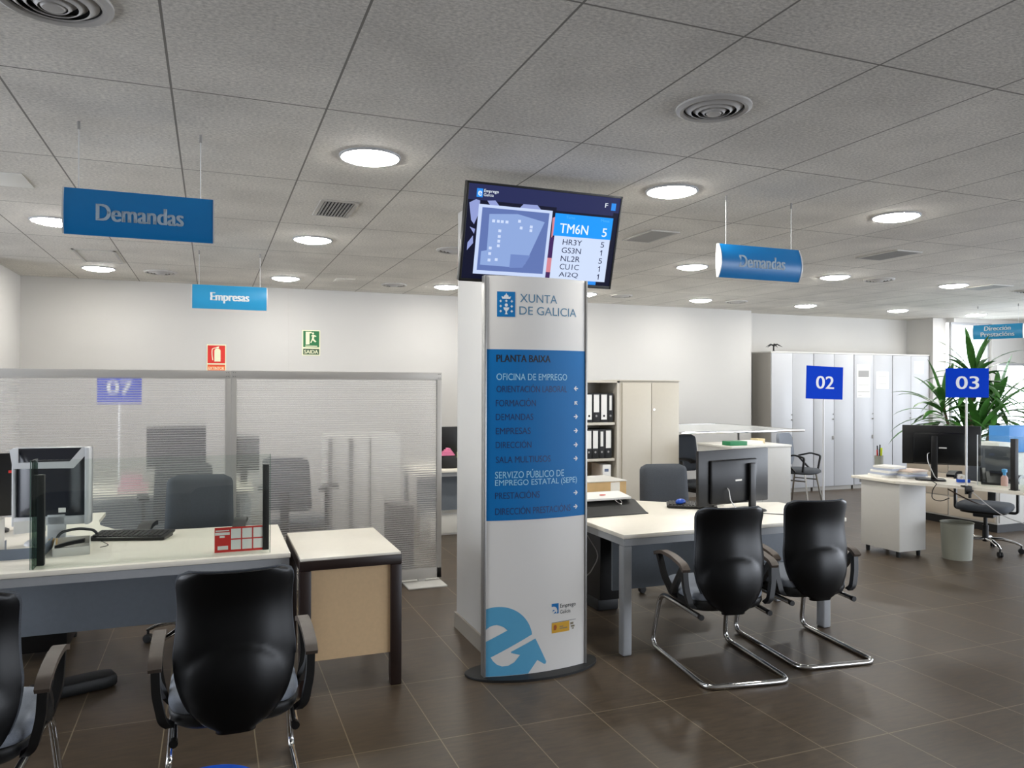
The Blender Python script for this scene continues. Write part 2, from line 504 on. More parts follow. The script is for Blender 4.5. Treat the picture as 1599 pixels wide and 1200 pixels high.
bm = nb(); box(bm, COLX0, COLX1, COLY0, COLY1, 0, CZ, .004); struct('column', bm, M_WALL, 'square white column behind the totem sign')
bm = nb()
box(bm, COLX0 - .013, COLX0, COLY0 - .013, COLY1 + .013, 0, .10); box(bm, COLX1, COLX1 + .013, COLY0 - .013, COLY1 + .013, 0, .10)
box(bm, COLX0, COLX1, COLY0 - .013, COLY0, 0, .10); box(bm, COLX0, COLX1, COLY1, COLY1 + .013, 0, .10)
struct('baseboard_column', bm, M_BASEB, 'grey skirting around the white column')

# ------------------------------------------------------------------ ceiling fittings
def ceiling_light(x, y, label):
    t = thing('ceiling_light', label, 'ceiling light', (x, y, CZ), 0, 'round recessed ceiling lights')
    b = nb(); lathe(b, [(.138, -.004), (.138, .0), (.155, .0), (.155, -.006), (.146, -.010)], 40, closed=True); obj('frame', b, M_CABW, t)
    b = nb(); lathe(b, [(.0, -.030), (.05, -.029), (.09, -.025), (.12, -.017), (.137, -.007), (.137, -.001), (0, -.001)], 40); obj('diffuser', b, M_LAMP, t)
    return t
ROWS = [('front', 3.885, (.749, 2.549, 4.34)), ('middle', 6.25, (-1.045, .749, 2.549, 4.335, 6.12, 7.86)),
        ('rear', 8.60, (-1.05, .745, 2.56, 4.37, 6.10, 7.88, 9.64, 11.32))]
ORD = ['first', 'second', 'third', 'fourth', 'fifth', 'sixth', 'seventh', 'eighth']
FL = {('front', 0): 'big round lit ceiling lamp nearest the viewer, on the left side of the television',
      ('front', 1): 'big round lit ceiling lamp just past the upper right corner of the television',
      ('front', 2): 'big round lit ceiling lamp alone at the far right above the three-digit desks',
      ('middle', 0): 'round lit ceiling lamp half hidden by the large hanging Demandas sign',
      ('middle', 1): 'round lit ceiling lamp between the slatted grille and the Empresas sign',
      ('middle', 2): 'round lit ceiling lamp hidden behind the television',
      ('middle', 3): 'round lit ceiling lamp just to the left of the smaller Demandas sign',
      ('middle', 4): 'round lit ceiling lamp just to the right of the smaller Demandas sign',
      ('middle', 5): 'round lit ceiling lamp of the middle row nearest the window wall',
      ('rear', 3): 'small round lit ceiling lamp peeping out beside the totem top'}
FL[('front', 2)] = 'big round lit ceiling lamp at the far right of the row nearest the viewer'
proto = None
for rn, y, xs in ROWS:
    for i, x in enumerate(xs):
        lab = FL.get((rn, i), 'small round lit ceiling lamp, %s from the left in the row along the back wall' % ORD[i])
        if proto is None: proto = ceiling_light(x, y, lab)
        else: dup(proto, (x, y, CZ), 0, lab)

def round_diffuser(x, y, R, label):
    t = thing('air_diffuser', label, 'air vent', (x, y, CZ), 0, 'round air diffusers in the ceiling')
    b = nb(); lathe(b, [(R * .8, -.002), (R * .8, -.012), (R * .9, -.016), (R, -.008), (R, 0), (R * .8, 0)], 44); obj('flange', b, M_DIFF, t)
    b = nb(); lathe(b, [(0, -.003), (R * .8, -.003), (R * .8, -.0005), (0, -.0005)], 44); obj('throat', b, M_DARK, t)
    for k, q in enumerate((.76, .585, .41)):
        b = nb(); lathe(b, [(R * q, -.003), (R * (q - .155), -.020 - .004 * k), (R * (q - .17), -.018 - .004 * k), (R * (q - .02), -.002)], 44, closed=True); obj('ring', b, M_DIFF, t)
    b = nb(); lathe(b, [(0, -.032), (R * .18, -.030), (R * .23, -.022), (0, -.018)], 32); obj('hub', b, M_DIFF, t)
round_diffuser(1.95, 2.66, .155, 'large round ringed air vent nearest the viewer on the right half of the ceiling')
round_diffuser(-.45, 2.66, .165, 'large round ringed air vent cut by the top left corner of the photo')
round_diffuser(1.93, 6.27, .15, 'small round air vent partly hidden behind the left side of the television')
round_diffuser(6.70, 6.22, .16, 'small round air vent between the two lamps above the number 02 sign')
round_diffuser(9.12, 6.25, .16, 'small round air vent nearest the window wall')
round_diffuser(-.49, 8.64, .16, 'small round air vent between the large Demandas sign and the Empresas sign')
round_diffuser(1.95, 8.66, .15, 'small round air vent over the exit sign near the back wall')
round_diffuser(4.88, 8.59, .15, 'small round air vent near the back wall just past the totem top')
round_diffuser(6.65, 8.56, .15, 'small round air vent near the back wall under the smaller Demandas sign')

def grille(x0, x1, y0, y1, label, n=9):
    t = thing('air_grille', label, 'air vent', ((x0 + x1) / 2, (y0 + y1) / 2, CZ), 0, 'rectangular air grilles in the ceiling')
    a, b_ = (x1 - x0) / 2, (y1 - y0) / 2
    b = nb()
    box(b, -a - .025, -a, -b_ - .025, b_ + .025, -.008, 0); box(b, a, a + .025, -b_ - .025, b_ + .025, -.008, 0)
    box(b, -a, a, -b_ - .025, -b_, -.008, 0); box(b, -a, a, b_, b_ + .025, -.008, 0); obj('frame', b, M_RAIL, t)
    b = nb(); box(b, -a, a, -b_, b_, -.002, -.0005); obj('throat', b, M_DARK, t)
    b = nb()
    for k in range(n):
        x = -a + (k + .5) * 2 * a / n
        box(b, x - .0055, x + .0055, -b_, b_, -.010, -.003)
    obj('slats', b, M_VENT, t)
grille(.66, .85, 4.90, 5.31, 'rectangular slatted air grille behind the big lamp left of the television')
grille(3.06, 3.26, 4.92, 5.30, 'rectangular air grille just to the right of the television', 15)
grille(5.42, 5.66, 4.84, 5.24, 'rectangular air grille above the number 02 sign', 15)
grille(8.2, 8.48, 6.03, 6.40, 'rectangular air grille near the window wall', 15)

def hatch(x0, x1, y0, y1, label, m):
    b = nb(); box(b, x0, x1, y0, y1, CZ - .006, CZ, .002)
    tag(obj('ceiling_hatch', b, m), label, 'ceiling hatch', 'square hatches in the ceiling')
hatch(-1.3, -.98, 4.92, 5.24, 'white square ceiling hatch cut by the left edge of the photo', M_PAPER)
hatch(1.26, 1.46, 8.38, 8.62, 'small grey square hatch between the two left lamps near the back wall', M_CEIL)
b = nb(); x0, x1, y0, y1 = -1.12, -.78, 7.45, 8.18
for q in ((x0, x0 + .02, y0, y1), (x1 - .02, x1, y0, y1), (x0, x1, y0, y0 + .02), (x0, x1, y1 - .02, y1)): box(b, q[0], q[1], q[2], q[3], CZ - .006, CZ)
tag(obj('ceiling_hatch', b, M_RAIL), 'thin square frame in the ceiling beside the leftmost rear lamp', 'ceiling hatch', 'square hatches in the ceiling')

# ------------------------------------------------------------------ hanging signs
def hanging_sign(loc, rotz, lines, label, m, w=.61, h=.205, tw=.36, th=.075, hook=.25, bulge=.03, txo=0., letm=None):
    """sign board whose centre is loc; hangs on two wires from the ceiling"""
    t = thing('hanging_sign', label, 'sign', (loc[0], loc[1], loc[2] - h / 2), rotz, 'blue signs hanging from the ceiling')
    def yf(z): return -bulge * (1 - (2 * z / h - 1) ** 2)
    fo = lambda u, v: ((u - .5) * w, yf(v * h) - .004, v * h)
    fi = lambda u, v: ((u - .5) * w, -yf(v * h) * .3 + .006, v * h)
    b = nb(); slab(b, fo, fi, 2, 12); obj('board', b, m, t)
    for sx in (-1, 1):
        x = sx * w / 2
        pts = [(yf(k / 12 * h) - .008, k / 12 * h) for k in range(13)] + [(-yf(k / 12 * h) * .3 + .010, k / 12 * h) for k in range(12, -1, -1)]
        Mx = Matrix(((0, 0, 1, x), (1, 0, 0, 0), (0, 1, 0, 0), (0, 0, 0, 1)))
        b = nb(); prism(b, pts, min(0, sx * .006), max(0, sx * .006), M=Mx); obj('end_cap', b, M_POLE, t)
    b = nb()
    n = len(lines)
    for k, (s, sw) in enumerate(lines):
        y0 = h / 2 - th / 2 + (0 if n == 1 else (.042 if k == 0 else -.042))
        hh = th * (1.25 if any(c in s for c in 'pqgyó') else 1.0)
        add_text(b, s, -sw / 2 + txo, y0 - (th * .22 if 'p' in s else 0), sw, hh, .04)
    bmesh.ops.triangulate(b, faces=b.faces[:])
    for v in b.verts: v.co.y = yf(v.co.z) - .006
    obj('lettering', b, letm or M_LETW, t, smooth=0)
    top = CZ - (loc[2] - h / 2)
    for sx in (-1, 1):
        b = nb(); tube(b, [(sx * hook, 0, h - .002), (sx * hook, 0, top)], .0022, 6); obj('wire', b, M_POLE, t)
        b = nb(); tube(b, [(sx * hook, 0, top - .035), (sx * hook, 0, top)], .006, 8); obj('wire_clip', b, M_VENT, t)
    return t
hanging_sign((-.30, 3.85, 2.39), 0, [('Demandas', .36)], 'large blue hanging sign reading Demandas above the desk with the glass screen', M_BLUE, bulge=.016, letm=mat('shaded_white_letters', 'a9bccb', .6))  # white letters greyed: the weak front light is put into their colour
hanging_sign((3.17, 3.86, 2.392), 0, [('Demandas', .35)], 'blue hanging sign reading Demandas with white curved end, to the right of the television', M_BLUE, bulge=.03, letm=mat('shaded_white_letters', 'a9bccb', .6))
hanging_sign((.15, 7.12, 2.39), 0, [('Empresas', .32)], 'blue hanging sign reading Empresas near the back wall', M_BLUE_LIT, bulge=.02)
hanging_sign((10.3, 7.5, 2.415), -PI / 2 + .35, [('Dirección', .33), ('Prestacións', .42)], 'pale blue hanging sign with two lines of writing above the potted plant', M_BLUE_LIT, th=.05, bulge=.02)

# ------------------------------------------------------------------ totem sign
def totem():
    t = thing('totem_sign', 'tall white and blue totem directory sign standing in front of the column', 'sign', (1.72, 4.0, 0))
    W = .311
    def yf(x): return -.015 - .042 * (1 - (x / W) ** 2)
    # base plate: a black lens
    pts = [(.405 * math.cos(a) + .01, .07 - (.21 if math.sin(a) < 0 else .14) * abs(math.sin(a)) * (1 if math.sin(a) < 0 else -1)) for a in [2 * PI * k / 48 for k in range(48)]]
    pts = [(x, y) for x, y in pts]
    b = nb(); prism(b, pts, 0, .014, .003); obj('base_plate', b, M_BLACK, t)
    n = 24
    front = [(-W + .006 + (2 * W - .012) * k / n, yf(-W + .006 + (2 * W - .012) * k / n)) for k in range(n + 1)]
    b = nb(); prism(b, front + [(W - .006, .018), (-W + .006, .018)], .014, 2.236); obj('body', b, M_PANELW, t)
    for sx in (-1, 1):
        b = nb(); box(b, sx * W - .007, sx * W + .007, -.024, .024, .014, 2.236, .002); obj('side_profile', b, M_ALU, t)
    def bent(name, bm_, m, off):
        xs = [-.30 + .02 * k for k in range(31)]
        for x in xs:
            bmesh.ops.bisect_plane(bm_, geom=bm_.verts[:] + bm_.edges[:] + bm_.faces[:], plane_co=(x, 0, 0), plane_no=(1, 0, 0))
        for v in bm_.verts: v.co.y += yf(v.co.x) - off
        return obj(name, bm_, m, t, smooth=0)
    b = nb(); box(b, -W + .007, W - .007, -.0006, 0, .876, 1.827); bent('blue_panel', b, M_BLUET, .0004)
    ink = nb(); add_text(ink, 'PLANTA BAIXA', -.251, 1.757, .318, .040, .028); bent('heading_lettering', ink, M_INK, .0016)
    for s, x0, x1, z0, z1 in (('OFICINA DE EMPREGO', -.250, .176, 1.656, 1.693), ('SERVIZO PÚBLICO DE', -.256, .157, 1.110, 1.158),
                              ('EMPREGO ESTATAL (SEPE)', -.256, .247, 1.060, 1.102)):
        wt = nb(); add_text(wt, s, x0, z0, x1 - x0, z1 - z0, .004); bent('service_lettering', wt, MATS.get('pale_blue_letters') or mat('pale_blue_letters', '9ed3ec', .5), .0016)
    for s, x0, x1, z0, z1 in (('ORIENTACIÓN LABORAL', -.250, .176, 1.588, 1.634), ('FORMACIÓN', -.253, -.023, 1.510, 1.556), ('DEMANDAS', -.253, -.039, 1.433, 1.469),
                              ('EMPRESAS', -.253, -.054, 1.355, 1.391), ('DIRECCIÓN', -.253, -.050, 1.278, 1.323), ('SALA MULTIUSOS', -.252, .069, 1.196, 1.232),
                              ('PRESTACIÓNS', -.256, .002, .996, 1.042), ('DIRECCIÓN PRESTACIÓNS', -.255, .202, .908, .955)):
        nv = nb(); add_text(nv, s, x0, z0, x1 - x0, z1 - z0, .004); bent('department_lettering', nv, M_NAVY, .0016)
    for z, ang in ((1.610, PI), (1.526, PI * .75), (1.448, 0), (1.367, 0), (1.286, 0), (1.207, 0), (1.010, 0), (.930, 0)):
        a = nb()
        R = FACE @ Matrix.Translation((.238, z, 0)) @ Matrix.Rotation(ang, 4, 'Z')
        s = .0145
        poly(a, [(-s, -.003), (s * .7, -.003), (s * .7, .003), (-s, .003)], R)
        poly(a, [(s * 1.0, 0), (.0, s), (-.004, s - .006), (s * .55, 0), (-.004, -s + .006), (0, -s)], R, .0001, .0007)
        bent('arrow', a, M_LETW, .0016)
    # coat of arms panel: crown, chalice, host and seven crosses
    e = nb(); rect(e, -.248, -.146, 2.008, 2.148); bent('emblem_panel', e, M_BLUE, .0006)
    e = nb(); cx = -.197
    poly(e, [(cx - .022, 2.108), (cx - .027, 2.122), (cx - .014, 2.118), (cx - .010, 2.128), (cx, 2.133), (cx + .010, 2.128), (cx + .014, 2.118), (cx + .027, 2.122), (cx + .022, 2.108)])
    rect(e, cx - .002, cx + .002, 2.133, 2.139)
    poly(e, [(cx + .009 * math.cos(k * PI / 8), 2.073 + .009 * math.sin(k * PI / 8)) for k in range(16)])
    poly(e, [(cx - .017, 2.060), (cx - .013, 2.048), (cx - .004, 2.040), (cx - .004, 2.028), (cx - .010, 2.022), (cx + .010, 2.022), (cx + .004, 2.028), (cx + .004, 2.040), (cx + .013, 2.048), (cx + .017, 2.060)])
    for dx, z in ((-.031, 2.095), (0, 2.096), (.031, 2.095), (-.031, 2.067), (.031, 2.067), (-.031, 2.039), (.031, 2.039)):
        rect(e, cx + dx - .007, cx + dx + .007, z - .002, z + .002); rect(e, cx + dx - .002, cx + dx + .002, z - .007, z + .007, FACE, .0001, .0007)
    bent('emblem_figures', e, M_LETW, .0016)
    l = nb(); add_text(l, 'XUNTA', -.119, 2.091, .228, .047, -.006); bent('title_lettering', l, M_LETG, .0008)
    l = nb(); add_text(l, 'DE GALICIA', -.122, 2.022, .362, .047, -.006); bent('title_lettering', l, M_LETG, .0008)
    # large leaning e
    def arc(c, r, a0, a1, k):
        return [(c[0] + r * math.cos(a0 + (a1 - a0) * i / k), c[1] + r * math.sin(a0 + (a1 - a0) * i / k)) for i in range(k + 1)]
    X0 = -.304
    P = [(X0, .388)] + arc((-.238, .2), .199, PI * .60, PI * .052, 20) + [(-.277, .121)] + \
        [(-.263, .099), (-.243, .080), (-.215, .068), (-.181, .069), (-.146, .086), (-.112, .124), (-.164, .139), (-.164, .146), (-.022, .207), (.011, .141), (.045, .070), (.042, .058), (.032, .057), (-.010, .085), (-.065, .0155), (X0, .0155),
         (X0, .208), (-.184, .266), (-.204, .284), (-.225, .294), (-.244, .299), (-.264, .297), (-.283, .290), (X0, .273)]
    e = nb()
    f = e.faces.new([e.verts.new((x, 0, z)) for x, z in P]); f.normal_update(); bmesh.ops.triangulate(e, faces=[f])
    bent('big_logo', e, M_LOGO, .0008)
    # small logos at the foot
    e = nb(); poly(e, [(.079, .372), (.079, .389), (.124, .389), (.124, .331), (.113, .331), (.117, .345), (.113, .360), (.102, .371), (.090, .373)])
    poly(e, [(.082, .340), (.088, .354), (.100, .352), (.086, .345)]); poly(e, [(.09, .331), (.104, .343), (.112, .331), (.104, .334)])
    bent('small_logo', e, M_BLUET, .0008)
    e = nb(); add_text(e, 'Emprego', .134, .352, .107, .030, .012); add_text(e, 'Galicia', .134, .326, .070, .021, -.004); rect(e, .080, .241, .2805, .2825)
    bent('small_lettering', e, M_INK, .0008)
    e = nb(); rect(e, .080, .196, .222, .279); bent('yellow_badge', e, M_YELLOW, .0008)
    e = nb()
    for x0, x1, z0, z1 in ((.130, .154, .252, .257), (.130, .182, .241, .246), (.204, .224, .256, .268), (.208, .232, .240, .250), (.216, .226, .228, .236)): rect(e, x0, x1, z0, z1)
    bent('badge_lettering', e, mat('grey_print', '83785f', .6), .0016)
    e = nb(); poly(e, [(.092, .238), (.092, .262), (.098, .268), (.108, .266), (.112, .254), (.106, .238)]); bent('badge_crest', e, mat('crest_print', 'a8551f', .6), .0016)
totem()

# ------------------------------------------------------------------ television
def tv():
    W, H, T = .952, .542, .045
    t = thing('television', 'flat television screen with a queue number table, tilted forward above the totem', 'television', (1.752, 3.978, 2.468))
    t.rotation_euler = (math.atan2(.15, .52), 0, 0)
    b = nb()
    box(b, -W / 2, W / 2, 0, T, -H / 2, H / 2, .004); box(b, -.25, .25, T, T + .02, -.17, .17, .006)
    obj('housing', b, M_BLACKP, t)
    b = nb(); bz = .012
    box(b, -W / 2, W / 2, -.004, 0, H / 2 - bz, H / 2, .001); box(b, -W / 2, W / 2, -.004, 0, -H / 2, -H / 2 + bz * 1.4, .001)
    box(b, -W / 2, -W / 2 + bz, -.004, 0, -H / 2, H / 2, .001); box(b, W / 2 - bz, W / 2, -.004, 0, -H / 2, H / 2, .001); obj('bezel', b, M_BLACK, t)
    sw, sh = W - 2 * bz, H - 2.4 * bz
    def S(u, v): return (-sw / 2 + u * sw, H / 2 - bz - v * sh)
    def em(name, c, k=1.): return mat('screen_' + name, c, .3, emit=SCREEN * k)
    b = nb(); box(b, -sw / 2, sw / 2, -.001, 0, -H / 2 + bz * 1.4, H / 2 - bz); scr = obj('screen', b, em('dark', '11132a', 1.), t)
    def R(b_, u0, v0, u1, v1, d):
        x0, z1 = S(u0, v0); x1, z0 = S(u1, v1); rect(b_, x0, x1, z0, z1, FACE, .001 + d * .0003, .0013 + d * .0003)
    def Pn(b_, uv, d): poly(b_, [S(*q) for q in uv], FACE, .001 + d * .0003, .0013 + d * .0003)
    def part(name, b_, m): return obj(name, b_, m, scr, smooth=0)
    b = nb(); R(b, 0, 0, 1, .165, 0); R(b, .57, .165, .96, .2, 0); part('header_band', b, em('navy', '262b55'))
    for q in ([(.01, .2), (.05, .16), (.075, .17), (.075, .3), (.05, .42), (.03, .38)], [(.12, .165), (.17, .155), (.20, .21), (.14, .21)], [(.33, .205), (.35, .165), (.44, .16), (.47, .21)], [(.02, .62), (.05, .54), (.055, .62), (.02, .70)], [(.025, .45), (.06, .47), (.055, .52)]):
        b = nb(); Pn(b, q, 1); part('backdrop_light_patch', b, em('pale', '8f9bd0'))
    for q in ([(.545, .72), (.575, .72), (.575, .88), (.545, .88)], [(.55, .28), (.575, .26), (.575, .45), (.555, .5)]):
        b = nb(); Pn(b, q, 1); part('backdrop_pink_patch', b, em('pink', 'd0838f'))
    for q in ([(.545, .5), (.575, .48), (.575, .72), (.545, .72)], [(.545, .88), (.575, .88), (.575, .97), (.545, .97)]):
        b = nb(); Pn(b, q, 1); part('backdrop_purple_patch', b, em('purple', '41275c'))
    b = nb(); R(b, .07, .205, .545, .945, 2); part('map_frame', b, em('white', 'c3d2f2'))
    b = nb(); R(b, .093, .235, .525, .905, 3); part('map_ground', b, em('slate', '5f73ad'))
    b = nb(); Pn(b, [(.14, .30), (.145, .685), (.11, .70), (.11, .845), (.305, .85), (.31, .80), (.40, .81), (.42, .72), (.50, .335), (.32, .275)], 4); part('map_rooms', b, em('mapblue', '8ba4d6'))
    b = nb(); Pn(b, [(.30, .71), (.43, .71), (.385, .85), (.30, .86)], 5); part('map_shade', b, em('mapmid', '6f86c0'))
    b = nb()
    for u, v in ((.17, .37), (.2, .37), (.225, .37), (.255, .37), (.215, .47), (.215, .53), (.215, .58), (.215, .63), (.165, .66), (.165, .72), (.165, .79), (.21, .78), (.335, .35), (.35, .42), (.415, .40), (.415, .44)):
        R(b, u - .009, v - .016, u + .009, v + .014, 6)
    part('map_marks', b, em('marks', 'c9d7f4'))
    b = nb(); R(b, .565, .225, .965, .47, 3); part('table_header', b, em('azure', '1a96f5'))
    b = nb(); R(b, .575, .47, .962, .955, 3); part('table_body', b, em('tablewhite', 'cbd9f3'))
    for q in ((.05, .045, .088, .135), (.94, .06, .972, .14), (.83, .95, .9, .995)):
        b = nb(); R(b, *q, 3); part('blue_badge', b, em('badge', '2d8bea'))
    def tx(b_, s, u0, v0, u1, v1, bold=0., d=6):
        x0, z1 = S(u0, v0); x1, z0 = S(u1, v1); add_text(b_, s, x0, z0, x1 - x0, z1 - z0, bold, FACE, .0014 + d * .0003)
    for a in (('TM6N', .605, .33, .80, .435, .012), ('5', .898, .345, .932, .44, .012), ('F', .895, .065, .915, .115, .012), ('Emprego', .094, .048, .185, .088, .01), ('Galicia', .094, .09, .155, .12), ('e', .058, .07, .082, .12, .02)):
        b = nb(); tx(b, *a); part('white_lettering', b, em('letw', 'e9f2fc'))
    for k, (s, n) in enumerate((('HR3Y', '5'), ('GS3N', '1'), ('NL2R', '5'), ('CU1C', '1'), ('AI2Q', '1'))):
        v = .50 + k * .092
        b = nb(); tx(b, s, .635, v, .768, v + .062, .004); part('ticket_lettering', b, em('letd', '2b3050'))
        b = nb()
        if n == '5': tx(b, n, .900, v, .925, v + .062, .004)
        else: Pn(b, [(.911, v), (.917, v), (.917, v + .062), (.911, v + .062), (.911, v + .016), (.903, v + .024), (.903, v + .016)], 6)
        part('counter_numeral', b, em('letd', '2b3050'))
    for a in (('Turno', .64, .245, .70, .275), ('Mesa', .88, .245, .94, .275)):
        b = nb(); tx(b, *a); part('faint_lettering', b, em('letf', '4fb0f6'))
    b = nb(); box(b, -.06, .06, T + .02, .27, -.05, .05); obj('wall_bracket', b, M_BLACK, t)
tv()

# ------------------------------------------------------------------ polycarbonate partitions
def partition(x0, x1, label, foot=()):
    t = thing('partition_screen', label, 'partition', ((x0 + x1) / 2, 6.16, 0), 0, 'translucent partition screens with grey frames')
    w = (x1 - x0) / 2
    b = nb(); box(b, -w, w, -.02, .02, 1.675, 1.735, .002); obj('top_rail', b, M_RAIL, t)
    b = nb(); box(b, -w, w, -.02, .02, .03, .115, .002); obj('bottom_rail', b, M_RAIL, t)
    for sx in (-1, 1):
        x = sx * (w - .02)
        b = nb(); box(b, x - .02, x + .02, -.02, .02, .03, 1.675, .002); obj('post', b, M_RAIL, t)
        b = nb()
        for z in (1.69, 1.72):
            for dx in (-.004, .010): tube(b, [(x - sx * dx, -.0205, z), (x - sx * dx, -.024, z)], .004, 8)
        obj('screw', b, M_VENT, t)
    b = nb(); box(b, -w + .04, w - .04, -.005, .005, .115, 1.675); obj('ribbed_panel', b, M_RIB, t)
    for x in foot:
        b = nb(); box(b, x - .16, x + .16, -.22, .22, 0, .012, .003); box(b, x - .03, x + .03, -.02, .02, .012, .03); obj('foot_plate', b, M_LTGREY, t)
partition(.14, 1.79, 'translucent ribbed partition screen whose free end stands near the column', (.66, -.6))
partition(-1.52, .138, 'translucent ribbed partition screen behind the silver-framed monitor', (-.6,))

# ------------------------------------------------------------------ chairs
def visitor_chair(name, label, loc, rotz, group, seatm):
    t = thing(name, label, 'chair', loc, rotz, group)
    zb, hb = .345, .595
    def wv(v):
        w = .215 if v > .5 else .215 * math.sqrt(max(0., 1 - ((.5 - v) / .5) ** 2.4))
        if v > .5: w = .215 - .012 * math.sin((v - .5) / .5 * PI) * 1.0
        w = max(w, .07)
        if v > .90:
            s = (v - .90) / .10
            w = w - .055 * (1 - math.sqrt(max(0, 1 - s * s)))
        return w
    def yc(v):   # outer (rear) profile
        K = [(0, -.212), (.25, -.234), (.5, -.230), (.78, -.214), (1, -.240)]
        for (a, p), (b_, q) in zip(K, K[1:]):
            if v <= b_:
                i = K.index((b_, q)); m = lambda j: (K[min(j + 1, 4)][1] - K[max(j - 1, 0)][1]) / (K[min(j + 1, 4)][0] - K[max(j - 1, 0)][0])
                h = b_ - a; s = (v - a) / h
                return (2 * s ** 3 - 3 * s * s + 1) * p + (s ** 3 - 2 * s * s + s) * h * m(i - 1) + (3 * s * s - 2 * s ** 3) * q + (s ** 3 - s * s) * h * m(i)
        return K[-1][1]
    def surf(u, v, off, shrink=0., dome=False):
        a = (u - .5) * 2
        w = max(.03, wv(v) - shrink)
        x = a * w
        y = yc(v) + 1.35 * x * x + off
        z = zb + v * hb
        if dome:
            q = (x / .20) ** 2 + ((v - .27) / .27) ** 2
            if q < 1: y -= .024 * (1 - q) ** .6
        # roll the shell's edge forward
        y += .018 * abs(a) ** 8
        return (x, y, z)
    b = nb(); slab(b, lambda u, v: surf(u, v, 0, 0, True), lambda u, v: surf(u, v, .016, .004), 30, 44); sh = obj('back_shell', b, M_SHELL, t, 40)
    b = nb()
    for k in range(3):
        v = .345 - .036 * k
        pts = [surf(.5 + s * .028 * 1, v, -.0165, 0) for s in (-3, -2, -1, 0, 1, 2, 3)]
        tube(b, pts, [.0008, .003, .004, .004, .004, .003, .0008], 8)
    obj('vent_slots', b, M_BLACK, sh)
    def pad(u, v, front):
        vv = .03 + v * .975
        e = min(1., 4.5 * min(u, 1 - u), 5 * min(v, 1 - v) + .02)
        e = math.sqrt(max(0., 1 - (1 - e) ** 2))
        x, y, z = surf(u, min(vv, 1.0), .0165, -.0035)
        return (x, y + (front * .045 * e), z + .006 * v ** 6)
    b = nb(); slab(b, lambda u, v: pad(u, v, 0), lambda u, v: pad(u, v, 1), 24, 30); obj('back_cushion', b, M_FAB, t, 60)
    b = nb()
    pillow(b, .235, .235, [(.92, .416), (.99, .420), (1.01, .436), (.995, .456), (.94, .468), (.8, .473), (.4, .472)], 4.2, 44, (0, .055, 0))
    obj('seat_cushion', b, seatm, t, 60)
    b = nb(); pillow(b, .232, .235, [(.72, .350), (.88, .356), (.98, .375), (1.02, .40), (1.015, .416), (.99, .421)], 4.0, 44, (0, .052, 0)); obj('seat_shell', b, M_BLACK, t, 60)
    # back bracket
    b = nb(); bar(b, [(0, .0, .352), (0, -.13, .352), (0, -.195, .40), (0, -.205, .52)], .07, .014, .04); obj('back_bracket', b, M_BLACKP, t)
    # cantilever tube
    r = .0145
    L = [(-.21, -.20, .345), (-.225, .29, .350), (-.25, .37, r), (-.25, -.36, r), (.25, -.36, r), (.25, .37, r), (.225, .29, .350), (.21, -.20, .345)]
    b = nb(); tube(b, L, r, 12, .075); fr = obj('cantilever_frame', b, M_CHROME, t, 60)
    for sx in (-1, 1):
        b = nb(); tube(b, [(sx * .21, -.199, .345), (sx * .21, -.222, .345)], .0155, 12); obj('end_cap', b, M_BLACKP, fr)
    for sx in (-1, 1):
        x = sx * .275
        b = nb()
        bar(b, [(x, .205, .615), (x + sx * .004, .12, .50), (sx * .255, .06, .415), (sx * .225, .05, .385)], .030, .030, .04)
        bar(b, [(x, -.125, .600), (x, -.04, .50), (sx * .258, .045, .425)], .030, .030, .03)
        bar(b, [(x, -.135, .605), (x - sx * .004, -.145, .50), (sx * .25, -.155, .405), (sx * .225, -.15, .385)], .030, .034, .03)
        a = obj('arm', b, M_BLACKP, t)
        b = nb(); bar(b, [(x, .235, .612), (x, .15, .640), (x, .0, .642), (x, -.13, .618), (x, -.165, .592)], .046, .020, .06)
        obj('arm_pad', b, M_ARM, a)
    return t
GV = 'black shell visitor chairs on chrome cantilever frames'
vc = visitor_chair('visitor_chair', 'black shell visitor chair seen whole from behind, before the desk with the glass screen', (.09, 3.19, 0), 0, GV, M_FABL)
dup(vc, (-.80, 3.13, 0), 0, 'black shell visitor chair cut by the left edge of the photo')
dup(vc, (2.765, 3.73, 0), -.15, 'black visitor chair nearer the totem, of two before the desk with the blue mouse')
dup(vc, (3.435, 3.78, 0), -.14, 'black visitor chair farther from the totem, of two before the desk with the blue mouse')

